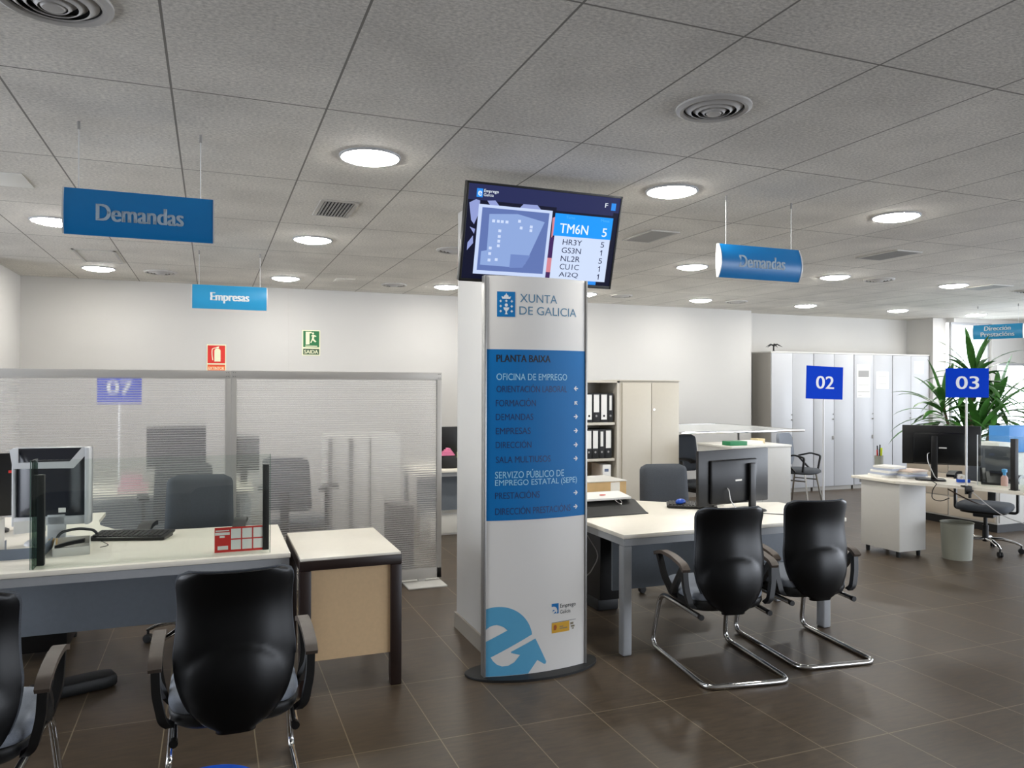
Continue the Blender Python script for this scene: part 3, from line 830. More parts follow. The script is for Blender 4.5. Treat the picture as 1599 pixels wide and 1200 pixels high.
def office_chair(label, loc, rotz, group, backz=(.58, 1.03), arms=True, seatm=None, ba=0.):
    """swivel chair that faces +Y"""
    t = thing('office_chair', label, 'chair', loc, rotz, group)
    seatm = seatm or M_FAB
    z0, z1 = backz
    def wv(v): 
        w = .215 - .012 * v
        e = .12
        for s in ((v - (1 - e)) / e, (e - v) / e):
            if s > 0: w -= .06 * (1 - math.sqrt(max(0, 1 - min(1, s) ** 2)))
        return w
    def sf(u, v, off, th):
        a = (u - .5) * 2; x = a * wv(v); 
        e = min(1, 4 * min(u, 1 - u), 4 * min(v, 1 - v)); e = math.sqrt(max(0, 1 - (1 - e) ** 2))
        return (x, -.235 + .6 * x * x - .05 * v + off * th * e, z0 + v * (z1 - z0))
    b = nb(); slab(b, lambda u, v: sf(u, v, -.2, .05), lambda u, v: sf(u, v, 1, .05), 20, 20); obj('backrest', b, seatm, t, 60)
    b = nb(); pillow(b, .235, .235, [(.85, .415), (.97, .422), (1, .445), (.98, .47), (.9, .482), (.5, .487)], 4, 40, (0, .02, 0)); obj('seat', b, seatm, t, 60)
    b = nb(); pillow(b, .2, .2, [(.7, .385), (1, .395), (1.05, .415)], 3.5, 32, (0, .02, 0)); box(b, -.09, .09, -.12, .1, .345, .39, .01); obj('seat_plate', b, M_BLACKP, t)
    b = nb(); bar(b, [(0, -.05, .37), (0, -.22, .38), (0, -.262, .46), (0, -.275, .75)], .07, .02, .05); obj('back_support', b, M_BLACKP, t)
    b = nb(); lathe(b, [(.028, .10), (.028, .26), (.018, .26), (.018, .36)], 16); obj('gas_column', b, M_BLACK, t)
    for k in range(5):
        a = PI / 2 + ba + k * 2 * PI / 5
        c, s = math.cos(a), math.sin(a)
        b = nb(); tube(b, [(.02 * c, .02 * s, .125), (.14 * c, .14 * s, .13), (.25 * c, .25 * s, .105), (.305 * c, .305 * s, .078)], [.026, .022, .018, .013], 8, 0, None, .7); leg = obj('base_arm', b, M_CHROME, t, 60)
        b = nb()
        px, py = .30 * c, .30 * s
        for d in (-1, 1):
            Mx = Matrix.Translation((px - s * d * .011, py + c * d * .011, .028)) @ Matrix.Rotation(a, 4, 'Z') @ Matrix.Rotation(PI / 2, 4, 'X')
            lathe(b, [(.010, -.009), (.026, -.008), (.028, 0), (.026, .008), (.010, .009)], 16, M=Mx)
        tube(b, [(px, py, .03), (px, py, .08)], .008, 8)
        obj('caster', b, M_BLACK, leg)
    if arms:
        for sx in (-1, 1):
            x = sx * .27
            b = nb(); bar(b, [(sx * .15, -.02, .40), (x, -.02, .40), (x, -.02, .735)], .05, .022, .03, up=(0, 1, 0)); ar = obj('arm_post', b, M_BLACKP, t)
            b = nb(); bar(b, [(x, .17, .738), (x, .09, .765), (x, -.04, .762), (x, -.12, .750)], .075, .028, .05); obj('arm_pad', b, M_BLACKP, ar)
    return t
GO = 'grey swivel office chairs'
oc = office_chair('grey swivel office chair behind the desk with the glass screen', (-.09, 5.20, 0), PI - .10, GO, ba=.62)
office_chair('grey swivel office chair behind the desk with the blue mouse', (3.46, 5.24, 0), PI - .25, GO, (.52, .975), False)
dup(oc, (-.22, 6.62, 0), .12, 'grey swivel chair seen blurred through the partition, under the dark monitor')
dup(oc, (5.50, 7.78, 0), PI + .2, 'grey swivel chair beside the low cabinet with the green book')
dup(oc, (7.16, 5.34, 0), 2.0, 'dark swivel chair at the desk of the number 03 sign')

# ------------------------------------------------------------------ left desk
def desk(label, pts, legs, beams, modesty, topm=M_CREAM, ztop=.735, loc=(0, 0, 0)):
    t = thing('office_desk', label, 'desk', loc, 0, 'cream topped office desks')
    b = nb(); prism(b, pts, ztop - .025, ztop, .002); obj('desktop', b, topm, t)
    b = nb()
    for q in beams: box(b, *q, ztop - .070, ztop - .028)
    obj('frame', b, M_GREYM, t)
    for x, y, sx, sy in legs:
        b = nb(); box(b, x - sx / 2, x + sx / 2, y - sy / 2, y + sy / 2, 0, ztop - .070, .012, 3); obj('leg', b, M_GREYM, t)
    for q in modesty:
        b = nb(); box(b, *q, .002); obj('modesty_panel', b, M_MOD, t)
    return t
DLX = .395
desk('cream desk with the glass screen, two black shell chairs in front',
     [(-1.45, 4.2), (DLX, 4.2), (DLX + .005, 5.09), (.15, 5.12), (-.2, 5.13), (-.38, 5.16), (-.55, 5.27), (-.65, 5.45), (-.68, 5.65), (-.68, 6.0), (-1.45, 6.0)],
     [(.34, 4.25, .06, .06), (.34, 5.02, .06, .06), (-.74, 5.93, .05, .05), (-1.38, 4.28, .06, .06)],
     [(-1.44, DLX - .005, 4.21, 4.25), (DLX - .05, DLX - .01, 4.25, 5.08), (-1.44, -1.40, 4.25, 5.95)],
     [(-1.35, .30, 4.66, 4.68, .30, .665)])
t = thing('drawer_pedestal', 'dark drawer unit under the desk with the glass screen', 'drawer unit', (-1.0, 5.35, 0))
b = nb(); box(b, -.2, .21, -.16, .3, .05, .62, .004); obj('body', b, M_BLACKP, t)
for k in range(3):
    b = nb(); box(b, -.19, .20, .30, .312, .06 + k * .187, .24 + k * .187, .003); obj('drawer', b, M_GREYM, t)
for x in (-.17, .18):
    for y in (-.13, .27):
        b = nb(); lathe(b, [(.02, 0), (.022, .02), (.012, .05)], 12, (x, y, 0)); obj('caster', b, M_BLACK, t)
b = nb(); Mx = Matrix.Translation((-.66, 4.60, .0)) @ Matrix.Rotation(.38, 4, 'Z')
prism(b, [(-.2, -.06), (.13, -.075), (.19, -.05), (.19, .05), (.12, .075), (-.2, .08)], 0, .07, .02, Mx)
tag(obj('footrest', b, M_BLACK), 'flat black footrest on the floor under the desk with the glass screen', 'footrest')
# glass screen
t = thing('glass_screen', 'clear glass counter screen held by two black posts on the front desk edge', 'screen', (0, 4.24, .735))
b = nb(); box(b, -.80, .292, -.003, .003, .001, .525); obj('glass_sheet', b, M_GLASS, t)
b = nb(); box(b, -.803, -.80, -.003, .003, .001, .525); box(b, .292, .295, -.003, .003, .001, .525); obj('glass_edge', b, M_GLEDGE, t)
b = nb(); box(b, -.797, -.789, .004, .10, .001, .525); obj('side_wing', b, M_WING, t)
for x in (-.775, .278):
    b = nb(); box(b, x - .016, x + .016, .085, .117, 0, .445 if x < 0 else .46, .003); obj('post', b, M_BLACK, t)
# red instruction card
t = thing('instruction_card', 'red card with six white pictures standing behind the glass screen', 'card', (.145, 4.335, .735))
b = nb(); box(b, -.125, .125, -.001, .001, 0, .132); obj('card', b, M_RED, t)
b = nb()
for i in range(3):
    for j in range(2): rect(b, -.043 + i * .056, .006 + i * .056, .012 + j * .059, .064 + j * .059, FACE @ Matrix.Translation((0, 0, .0012)))
rect(b, -.110, -.058, .014, .034, FACE @ Matrix.Translation((0, 0, .0012))); rect(b, -.12, -.053, .112, .118, FACE @ Matrix.Translation((0, 0, .0012)))
rect(b, -.123, -.05, .092, .106, FACE @ Matrix.Translation((0, 0, .0012))); rect(b, -.1, -.075, .078, .088, FACE @ Matrix.Translation((0, 0, .0012)))
obj('picture_boxes', b, M_PAPER, t, smooth=0)

# silver framed monitor seen from behind
def silver_monitor():
    t = thing('monitor', 'old silver framed monitor seen from behind on the desk with the glass screen', 'monitor', (-.83, 4.95, .735), -.08, 'computer monitors')
    w, z0, z1 = .195, .10, .535
    b = nb()
    box(b, -w, -w + .016, -.02, .045, z0, z1, .006); box(b, w - .024, w, -.045, .05, z0, z1, .006)
    box(b, -w, w, .01, .05, z0, z1, .006); box(b, -w, w, -.02, .045, z0, z0 + .05, .005)
    obj('housing', b, M_SILVER, t)
    b = nb()
    fo = lambda u, v: ((u - .5) * (2 * w - .04), .01, z0 + .05 + v * (z1 - z0 - .055))
    def fi(u, v):
        a = min(1, 4.5 * min(u, 1 - u)); c = min(1, 5.0 * (1 - v) if v > .5 else 9 * v + .2)
        return ((u - .5) * (2 * w - .04), -.0 - .05 * min(a, c), z0 + .05 + v * (z1 - z0 - .055))
    slab(b, fo, fi, 20, 20); obj('back_cover', b, M_SCRB, t, 25)
    b = nb()
    bar(b, [(-w + .012, -.022, z1 - .004), (-w + .03, -.052, z1 - .095), (w - .085, -.056, z1 - .095), (w - .018, -.03, z1 - .008)], .012, .042, 0, None, (0, 1, 0)); obj('silver_band', b, M_SILVER, t)
    b = nb(); box(b, .045, .08, -.056, -.050, z0 + .075, z0 + .1); obj('label_sticker', b, M_PAPER, t)
    b = nb(); box(b, -.02, .07, -.02, .01, .02, .18, .005); obj('stand_neck', b, M_SILVER, t)
    b = nb(); pillow(b, .13, .10, [(1, 0), (1, .01), (.9, .02)], 3, 30); obj('stand_base', b, M_SILVER, t)
silver_monitor()
def simple(name, label, cat, m, build, group=None, smooth=35):
    b = nb(); build(b); return tag(obj(name, b, m, smooth=smooth), label, cat, group)
def keyboard(name, label, loc, rotz, w=.42, d=.15):
    t = thing(name, label, 'keyboard', loc, rotz)
    Mx = Matrix.Rotation(-.10, 4, 'X')
    b = nb(); prism(b, [(-w / 2, -d / 2), (w / 2, -d / 2), (w / 2, d / 2), (-w / 2, d / 2)], .012, .028, .004, Matrix.Rotation(.09, 4, 'X')); box(b, -w / 2 + .01, w / 2 - .01, -d / 2 + .01, d / 2 - .01, 0, .014); obj('case', b, M_BLACKP, t)
    for k in range(5):
        b = nb()
        for i in range(14): box(b, -w / 2 + .018 + i * (w - .036) / 14, -w / 2 + .016 + (i + .9) * (w - .036) / 14, -d / 2 + .016 + k * .025, -d / 2 + .037 + k * .025, .028, .034, .001, 1, Matrix.Rotation(.09, 4, 'X'))
        obj('key_row', b, M_BLACK, t)
    return t
keyboard('keyboard', 'wide black keyboard lying in front of the silver monitor', (-.42, 4.93, .735), -.30, .42, .17)
t = thing('stationery_tray', 'small cream tray with black odds and ends at the front of the left desk', 'tray', (-.69, 4.68, .735), .12)
b = nb(); box(b, -.085, .085, -.16, .16, 0, .004); box(b, -.085, -.081, -.16, .16, .004, .045); box(b, .081, .085, -.16, .16, .004, .045); box(b, -.085, .085, -.16, -.156, .004, .045, .001); box(b, -.085, .085, .156, .16, .004, .045); obj('tray', b, M_LTGREY, t)
simple('stapler', 'black stapler lying in the cream tray', 'stapler', M_BLACKP, lambda b: (box(b, -.77, -.63, 4.66, 4.69, .742, .752, .003), bar(b, [(-.77, 4.675, .757), (-.70, 4.675, .775), (-.63, 4.675, .785)], .03, .018, .02, None, (0, 1, 0))))
simple('headset', 'black headset with thin cable on the left desk between monitor and keyboard', 'headset', M_BLACKP, lambda b: (
    tube(b, [(-.80, 4.86, .75), (-.78, 4.88, .80), (-.70, 4.93, .81), (-.62, 4.96, .79), (-.60, 4.97, .75)], .008, 8, .04), lathe(b, [(.0, 0), (.03, .0), (.03, .025), (0, .03)], 16, (-.80, 4.86, .735)), lathe(b, [(.0, 0), (.03, .0), (.03, .025), (0, .03)], 16, (-.60, 4.97, .735)),
    tube(b, [(-.60, 4.94, .737), (-.54, 4.80, .737), (-.52, 4.74, .737), (-.56, 4.70, .737)], .002, 6, .05)))
simple('tape_roll', 'small brown roll of tape beside the cream tray', 'tape', M_CARD, lambda b: lathe(b, [(.012, 0), (.022, 0), (.022, .045), (.012, .045)], 24, (-.80, 4.80, .735), closed=True))
simple('document_tray', 'blue grey letter tray partly behind the black screen post', 'tray', mat('blue_grey_plastic', '707a88', .4), lambda b: (box(b, -1.02, -.80, 4.52, 4.80, .735, .739), box(b, -1.02, -.80, 4.52, 4.524, .739, .79), box(b, -1.02, -1.016, 4.52, 4.80, .739, .79), box(b, -.804, -.80, 4.52, 4.80, .739, .79)))
simple('note_pad', 'yellow note pad beside the cream tray', 'note pad', mat('yellow_paper', 'dcd58b', .8), lambda b: box(b, -.78, -.68, 4.87, 4.97, .735, .745))
t = thing('printer', 'white box-shaped device cut by the left edge of the photo', 'printer', (-1.16, 4.62, .735))
b = nb(); box(b, -.14, .145, -.1, .14, 0, .185, .006); obj('housing', b, M_WHITE, t)
b = nb(); box(b, .10, .150, -.11, -.10, .04, .15); obj('front_strip', b, M_BLACKP, t)
t = thing('monitor', 'black monitor cut by the left edge of the photo behind the white device', 'monitor', (-1.26, 5.45, .735), .15, 'computer monitors')
b = nb(); box(b, -.26, .24, -.02, .02, .09, .47, .004); obj('housing', b, M_BLACKP, t)
b = nb(); box(b, -.24, .22, .0201, .022, .11, .45); obj('screen', b, M_SCRB, t)
b = nb(); pillow(b, .022, .004, [(1, .35), (1, .366)], 2, 20, (.135, -.0242, 0)); obj('red_tag', b, M_RED, t)
b = nb(); box(b, -.03, .03, -.05, -.02, .012, .22, .004); obj('stand_neck', b, M_BLACKP, t)
b = nb(); pillow(b, .12, .09, [(1, 0), (1, .008), (.9, .014)], 3, 28, (0, -.03, 0)); obj('stand_base', b, M_BLACKP, t)
simple('folded_paper', 'folded white paper standing beside the silver monitor', 'paper', M_PAPER, lambda b: prism(b, [(-.98, 4.78), (-.84, 4.84), (-.842, 4.846), (-.982, 4.786)], .82, .885) or prism(b, [(-.93, 4.80), (-.90, 4.815), (-.902, 4.82), (-.932, 4.805)], .735, .82))
# side table
t = thing('side_table', 'small side table with white top, dark brown edging and beige front board', 'table', (.70, 4.475, 0))
b = nb(); box(b, -.265, .265, -.38, .38, .705, .72, .003); obj('tabletop', b, M_CREAM, t)
b = nb(); box(b, -.27, .27, -.388, -.35, .655, .706, .004); box(b, -.27, .27, .35, .388, .655, .706, .004); box(b, .235, .27, -.35, .35, .655, .706, .003); box(b, -.27, -.235, -.35, .35, .655, .706, .003); obj('apron', b, M_BROWN, t)
for x in (-.24, .24):
    for y in (-.358, .358):
        b = nb(); box(b, x - .03, x + .03, y - .03, y + .03, 0, .655, .006); obj('leg', b, M_BROWN, t)
b = nb(); box(b, -.21, .21, -.365, -.35, .175, .655); obj('front_board', b, M_BEIGE, t)
b = nb(); lathe(b, [(0, 0), (.20, 0), (.20, .0015), (0, .0015)], 48, (-.0, 3.30, 0))
tag(obj('floor_sticker', b, M_BLUEP), 'round blue floor sticker peeping in at the bottom edge of the photo', 'sticker')

# ------------------------------------------------------------------ right desk
desk('cream desk with the blue mouse, beside the totem',
     [(2.295, 4.0), (4.02, 4.0), (4.05, 4.1), (4.08, 4.74), (3.75, 4.82), (3.48, 4.92), (3.25, 5.04), (3.10, 5.16), (3.03, 5.30), (3.0, 5.5), (3.0, 5.85), (2.295, 5.85)],
     [(2.335, 4.05, .062, .062), (3.87, 4.05, .062, .075), (2.335, 5.78, .05, .05), (4.0, 4.66, .05, .05)],
     [(2.305, 4.01, 4.01, 4.05), (2.305, 2.345, 4.05, 5.8), (3.97, 4.01, 4.05, 4.72)],
     [(2.42, 3.9, 4.36, 4.38, .30, .665)])
def big_monitor(label, loc, rotz, w=.56, h=.345, zb=.075, nx=.137):
    """modern black monitor seen from behind: faces +Y"""
    t = thing('monitor', label, 'monitor', loc, rotz, 'computer monitors')
    z0, z1 = zb, zb + h
    b = nb(); box(b, -w / 2, w / 2, -.008, .018, z0, z1, .004); obj('panel', b, M_BLACKP, t)
    b = nb(); box(b, -w / 2 + .006, w / 2 - .006, .0182, .019, z0 + .015, z1 - .006); obj('screen', b, M_SCRB, t)
    b = nb(); box(b, -w * .36, w * .30, -.035, -.006, z0 + .01, z1 - .07, .012); obj('back_cover', b, M_SHELL, t)
    b = nb(); box(b, -.02, .045, -.0365, -.035, z0 + h * .42, z0 + h * .45); obj('label_sticker', b, M_PAPER, t)
    b = nb(); box(b, nx - .028, nx + .028, -.062, -.035, .010, z0 + h * .74, .006); obj('stand_neck', b, M_BLACKP, t)
    b = nb(); pillow(b, .13, .1, [(1, 0), (1, .008), (.94, .014)], 5, 32, (nx - .03, -.02, 0)); obj('stand_base', b, M_BLACKP, t)
    b = nb(); tube(b, [(-.10, -.036, z0 + h * .30), (-.12, -.07, z0 + h * .28), (-.12, -.08, z0 + h * .1), (-.05, -.09, .02), (.02, -.09, .008)], .004, 8, .06); obj('white_cable', b, M_POLE, t)
    return t
big_monitor('black monitor seen from behind on the desk with the blue mouse', (3.46, 4.48, .735), .17, .70, .385, .06)
keyboard('keyboard', 'black keyboard under the blue mouse on the desk beside the totem', (3.28, 4.73, .735), -.55, .36, .13)
t = thing('computer_mouse', 'shiny blue computer mouse on the black keyboard edge', 'mouse', (3.215, 4.775, .765), .3)
b = nb(); pillow(b, .045, .028, [(.9, 0), (1, .008), (.95, .018), (.75, .028), (.35, .033)], 2.3, 24); obj('shell', b, M_BLUEP, t, 60)
b = nb(); tube(b, [(.0, -.028, .008), (.05, -.08, -.02), (.14, -.13, -.026), (.22, -.10, -.026), (.30, -.16, -.026)], .002, 6, .04); obj('cable', b, M_BLACK, t)
t = thing('ring_binder', 'open black ring binder with white papers at the end of the desk beside the totem', 'binder', (2.58, 4.76, .735), .02)
b = nb()
Mx = Matrix(((0, 0, 1, -.30), (1, 0, 0, 0), (0, 1, 0, 0), (0, 0, 0, 1)))
prism(b, [(-.15, 0), (.16, 0), (.16, .075), (.03, .075), (-.12, .012), (-.15, .006)], 0, .56, 0, Mx); obj('cover', b, M_BLACK, t)
b = nb(); Mr = Matrix.Translation((0, 0, .004)) @ Matrix.Rotation(.12, 4, 'X')
box(b, -.29, .22, .02, .20, .078, .094, .002, 2, Mr); obj('papers', b, M_PAPER, t)
for x in (-.20, .10):
    b = nb(); tube(b, [(x - .018, .02, .09), (x - .020, -.03, .075), (x, -.055, .058), (x + .020, -.03, .075), (x + .018, .02, .09)], .003, 8, .02); obj('ring', b, M_CHROME, t)
b = nb(); pillow(b, .025, .012, [(1, .0995), (1, .1035)], 2, 20, (.03, .09, .010)); obj('red_mark', b, M_RED, t)
t = thing('cardboard_box', 'beige cardboard box with white label at the back of the desk beside the totem', 'box', (2.70, 5.42, .735))
b = nb(); box(b, -.36, .34, -.16, .2, 0, .145, .003); obj('box', b, M_CARD, t)
b = nb(); box(b, .20, .28, -.1615, -.16, .02, .14); obj('label', b, M_PAPER, t)
b = nb(); box(b, -.365, .345, -.165, .205, .145, .152, .001); obj('lid', b, M_LTGREY, t)
t = thing('computer_tower', 'black computer tower under the desk beside the totem', 'computer', (2.68, 5.05, 0))
b = nb(); box(b, -.09, .10, -.2, .22, .09, .56, .006); obj('case', b, M_BLACKP, t)
b = nb(); box(b, -.08, .09, -.15, .2, .0, .09, .01); obj('stand', b, M_BLACK, t)
simple('power_cable', 'grey cable hanging beside the desk leg next to the totem', 'cable', M_VENT, lambda b: tube(b, [(2.36, 4.6, .62), (2.40, 4.5, .50), (2.30, 4.45, .40), (2.28, 4.5, .37), (2.34, 4.6, .2), (2.32, 4.55, .004)], .004, 6, .06))
simple('loose_cable', 'thin black cable looping over the front edge of the desk with the blue mouse', 'cable', M_BLACK, lambda b: tube(b, [(3.55, 4.36, .739), (3.72, 4.2, .741), (3.84, 4.02, .743), (3.87, 3.985, .70), (3.84, 3.985, .63), (3.78, 3.985, .64), (3.70, 3.985, .70)], .0028, 6, .05))

# ------------------------------------------------------------------ number signs on poles
def number_sign(num, label, loc, rotz, zc, tilt=0., w=.42, h=.295, base='floor', z0=0.):
    t = thing('number_sign', label, 'sign', loc, rotz, 'royal blue number signs on poles')
    n = zc - loc[2]
    b = nb(); box(b, -w / 2, w / 2, -.004, .004, n - h / 2, n + h / 2, .001, 1, Matrix.Translation((0, 0, n)) @ Matrix.Rotation(tilt, 4, 'Y') @ Matrix.Translation((0, 0, -n))); bd = obj('board', b, M_ROYAL, t)
    b = nb(); R = Matrix.Translation((0, -.0045, n)) @ Matrix.Rotation(tilt, 4, 'Y') @ FACE
    add_text(b, num, -.105, -.055, .21, .115, .03, R, .001); obj('numerals', b, M_LETW, bd, smooth=0)
    b = nb(); tube(b, [(0, .012, .012), (0, .012, n + .1)], .009, 10); obj('pole', b, M_POLE, t)
    if base == 'floor':
        b = nb(); lathe(b, [(0, 0), (.14, 0), (.14, .006), (.02, .014), (0, .014)], 32, (0, .012, 0)); obj('base', b, M_POLE, t)
    else:
        b = nb(); box(b, -.03, .03, -.012, .05, -.0, .012, .002); box(b, -.03, .03, -.024, -.012, -.06, .012, .002); lathe(b, [(0, 0), (.012, 0), (.012, .05), (.03, .06), (.03, .07), (0, .07)], 16, (0, -.04, -.09)); obj('clamp', b, M_BLACK, t)
    return t
number_sign('02', 'royal blue number sign 02 on a pole in front of the tall white cabinets', (5.15, 5.38, 0), 0, 1.663, .03)
number_sign('03', 'royal blue number sign 03 on a white pole clamped to the desk near the plant', (6.27, 4.85, .735), -.36, 1.665, 0., .385, .262, 'clamp')
number_sign('07', 'royal blue number sign 07 seen through the translucent partition', (-.77, 7.75, 0), .1, 1.60, 0, .36, .28)

# ------------------------------------------------------------------ storage behind the right desk
def binder_row(x0, y, z, specs, grp, shelfname):
    x = x0
    for k, (w, style, lab) in enumerate(specs):
        t = thing('lever_arch_file', lab, 'binder', (x + w / 2, y, z), 0, grp)
        b = nb(); box(b, -w / 2 + .001, w / 2 - .001, 0, .27, 0, .315, .003); obj('cover', b, M_BLACK if style != 'archive' else M_PAPER, t)
        b = nb()
        if style == 'full': rect(b, -w * .36, w * .36, .03, .30, FACE)
        elif style == 'upper': rect(b, -w * .36, w * .36, .11, .30, FACE)
        elif style == 'slim': rect(b, -w * .22, w * .22, .13, .29, FACE)
        if style != 'archive': obj('spine_label', b, M_PAPER, t, smooth=0)
        else:
            rect(b, -w * .3, w * .2, .24, .27, FACE); obj('spine_print', b, mat('blue_grey_print', '5d6a86', .6), t, smooth=0)
        b = nb(); tube(b, [(0, .0005, .07), (0, -.0012, .07)], .012, 14); obj('finger_hole', b, M_DARK if style in ('full', 'archive') else M_VENT, t)
        x += w
    return x
CX0, CX1, CY, CH = 3.22, 4.13, 7.30, 1.685
t = thing('open_shelf_cabinet', 'grey open shelf cabinet with black lever arch files beside the totem', 'cabinet', (0, 0, 0))
b = nb()
box(b, CX0, CX0 + .02, CY, CY + .42, .03, CH); box(b, CX1 - .03, CX1, CY, CY + .42, .03, CH); box(b, CX0, CX1, CY, CY + .42, CH - .02, CH + .005); box(b, CX0, CX1, CY + .40, CY + .42, .03, CH); box(b, CX0, CX1, CY, CY + .42, 0, .06)
obj('carcass', b, M_WARMC, t)
for z in (.46, .845, 1.235):
    b = nb(); box(b, CX0 + .02, CX1 - .05, CY + .01, CY + .40, z - .028, z, .002); obj('shelf', b, M_WARMC, t)
G1 = 'lever arch files on the upper shelf of the open cabinet'; G2 = 'lever arch files on the middle shelf of the open cabinet'
binder_row(3.655, CY + .03, 1.236, [(.08, 'upper', 'black lever arch file nearest the totem on the upper shelf'), (.085, 'full', 'black lever arch file with long white label, second from the totem on the upper shelf'),
                                (.09, 'upper', 'black lever arch file with wide white label, third from the totem on the upper shelf'), (.095, 'full', 'black lever arch file with long white label next to the slim-labelled one, upper shelf'), (.065, 'slim', 'narrow black lever arch file with slim label at the end of the upper shelf')], G1, 0)
binder_row(3.66, CY + .03, .846, [(.075, 'upper', 'black lever arch file nearest the totem on the middle shelf'), (.08, 'upper', 'black lever arch file with white label, second from the totem on the middle shelf'),
                               (.08, 'upper', 'black lever arch file with white label next to the slim-labelled one, middle shelf'), (.075, 'slim', 'black lever arch file with short white label on the middle shelf'), (.085, 'upper', 'black lever arch file with the widest label at the end of the middle shelf')], G2, 0)
binder_row(3.945, CY + .03, .461, [(.10, 'archive', 'white archive box file standing on the lower shelf')], 'archive box on the lower shelf', 0)
simple('paper_stack', 'yellowish stack of papers lying on the lower shelf beside the white archive box', 'papers', M_GLOWC, lambda b: (box(b, 3.66, 3.87, CY + .04, CY + .33, .461, .50), box(b, 3.66, 3.85, CY + .04, CY + .31, .50, .55)))
simple('orange_folder', 'orange folder on top of the paper stack on the lower shelf', 'folder', mat('orange_card', 'c98a52', .7), lambda b: (box(b, 3.65, 3.89, CY + .03, CY + .34, .551, .575), box(b, 3.65, 3.86, CY + .03, CY + .34, .575, .59)))
t = thing('two_door_cabinet', 'grey two-door metal cabinet standing beside the open shelf cabinet', 'cabinet', (0, 0, 0))
b = nb(); box(b, 4.135, 4.90, CY + .012, CY + .42, .03, CH, .002); box(b, 4.13, 4.905, CY - .005, CY + .42, CH, CH + .012, .002); box(b, 4.15, 4.88, CY + .03, CY + .40, 0, .03); obj('carcass', b, M_WARMC, t)
for x0, x1 in ((4.165, 4.528), (4.534, 4.875)):
    b = nb(); box(b, x0, x1, CY - .006, CY + .011, .06, CH - .02, .002); d = obj('door', b, M_WARMC, t)
    if x0 > 4.5:
        b = nb(); tube(b, [(4.56, CY - .006, 1.37), (4.56, CY - .016, 1.37)], .011, 12); obj('lock', b, M_CHROME, d)
# low cabinet and glass shelf behind
t = thing('low_cabinet', 'pale low cabinet with papers on it behind the black monitor', 'cabinet', (5.46, 6.9, 0))
b = nb(); box(b, -.385, .385, -.3, .3, .03, .975); box(b, -.36, .36, -.28, .28, 0, .03); obj('carcass', b, M_LTGREY, t)
b = nb(); box(b, -.395, .395, -.31, .31, .976, 1.0, .003); obj('top', b, M_WHITE, t)
for x0, x1 in ((-.375, -.003), (.003, .375)):
    b = nb(); box(b, x0, x1, -.316, -.3005, .05, .97, .002); obj('door', b, M_LTGREY, t)
t = thing('glass_counter', 'thin pale glass counter top with metal edge behind the low cabinet', 'counter', (5.81, 8.14, 0))
b = nb(); box(b, -.86, .86, -.81, .81, 1.095, 1.105); obj('glass_plate', b, M_FROST, t)
b = nb(); box(b, -.88, .88, -.83, -.811, 1.085, 1.112, .003); box(b, .861, .88, -.81, .83, 1.085, 1.112, .003); box(b, -.88, .86, .811, .83, 1.085, 1.112, .003); obj('metal_edge', b, M_CHROME, t)
for x in (-.5, .60):
    b = nb(); tube(b, [(x, .06, 0), (x, .06, 1.095)], .014, 14); lathe(b, [(0, 0), (.12, 0), (.12, .008), (0, .012)], 28, (x, .06, 0)); obj('leg', b, M_VENT, t)
simple('green_book', 'green book lying on the low cabinet behind the black monitor', 'book', mat('green_cover', '1c7a4a', .5), lambda b: box(b, 5.10, 5.32, 6.66, 6.80, 1.0005, 1.045, .002))
simple('loose_papers', 'white papers lying beside the green book', 'papers', M_PAPER, lambda b: (box(b, 5.34, 5.58, 6.72, 6.98, 1.0005, 1.022), box(b, 5.36, 5.6, 6.75, 6.95, 1.022, 1.034)))
simple('small_box', 'small cream box at the far end of the low cabinet top', 'box', mat('cream_card', 'd9c79a', .7), lambda b: box(b, 5.62, 5.72, 6.86, 6.98, 1.0005, 1.05, .002))

# tall white cabinets along the back wall
GC = 'tall white two-door cabinets along the back wall'
def tall_cabinet(x, label):
    t = thing('tall_cabinet', label, 'cabinet', (x, 9.36, 0), 0, GC)
    b = nb(); box(b, 0, .818, .02, .44, .06, 2.15); box(b, .02, .80, .04, .42, 0, .06); obj('carcass', b, M_CABDK, t)
    b = nb(); box(b, -.003, .821, -.004, .445, 2.152, 2.172); obj('top', b, M_LTGREY, t)
    for k in (0, 1):
        x0 = .006 + k * .406
        b = nb(); box(b, x0, x0 + .400, 0, .018, .07, 2.148, .001); d = obj('door', b, M_CABW, t)
        if k == 0:
            b = nb(); tube(b, [(x0 + .385, 0, 1.12), (x0 + .385, -.018, 1.12)], .011, 10); box(b, x0 + .37, x0 + .40, -.012, 0, .80, .86, .004); tube(b, [(x0 + .385, 0, 1.20), (x0 + .385, -.01, 1.20)], .009, 10); obj('lock', b, M_VENT, d)
    return t
tc0 = tall_cabinet(7.92, 'tall white cabinet nearest the totem, with the black figurine on top')
for k, l in enumerate(('tall white cabinet behind the number 02 sign', 'tall white cabinet with two paper notices on its doors', 'tall white cabinet partly behind the plant leaves')):
    dup(tc0, (7.92 + .822 * (k + 1), 9.36, 0), 0, l)
def notice(x0, x1, z0, z1, label, lines):
    t = thing('paper_notice', label, 'notice', ((x0 + x1) / 2, 9.3585, z0), 0, 'paper notices on the tall cabinets')
    w = x1 - x0; h = z1 - z0
    b = nb(); box(b, -w / 2, w / 2, -.001, .0005, 0, h); obj('sheet', b, M_PAPER, t)
    if lines:
        b = nb()
        for a in lines: rect(b, -w / 2 + a[0] * w, -w / 2 + a[1] * w, a[2] * h, a[3] * h, FACE @ Matrix.Translation((0, 0, .0011)))
        obj('print', b, M_VENT, t, smooth=0)
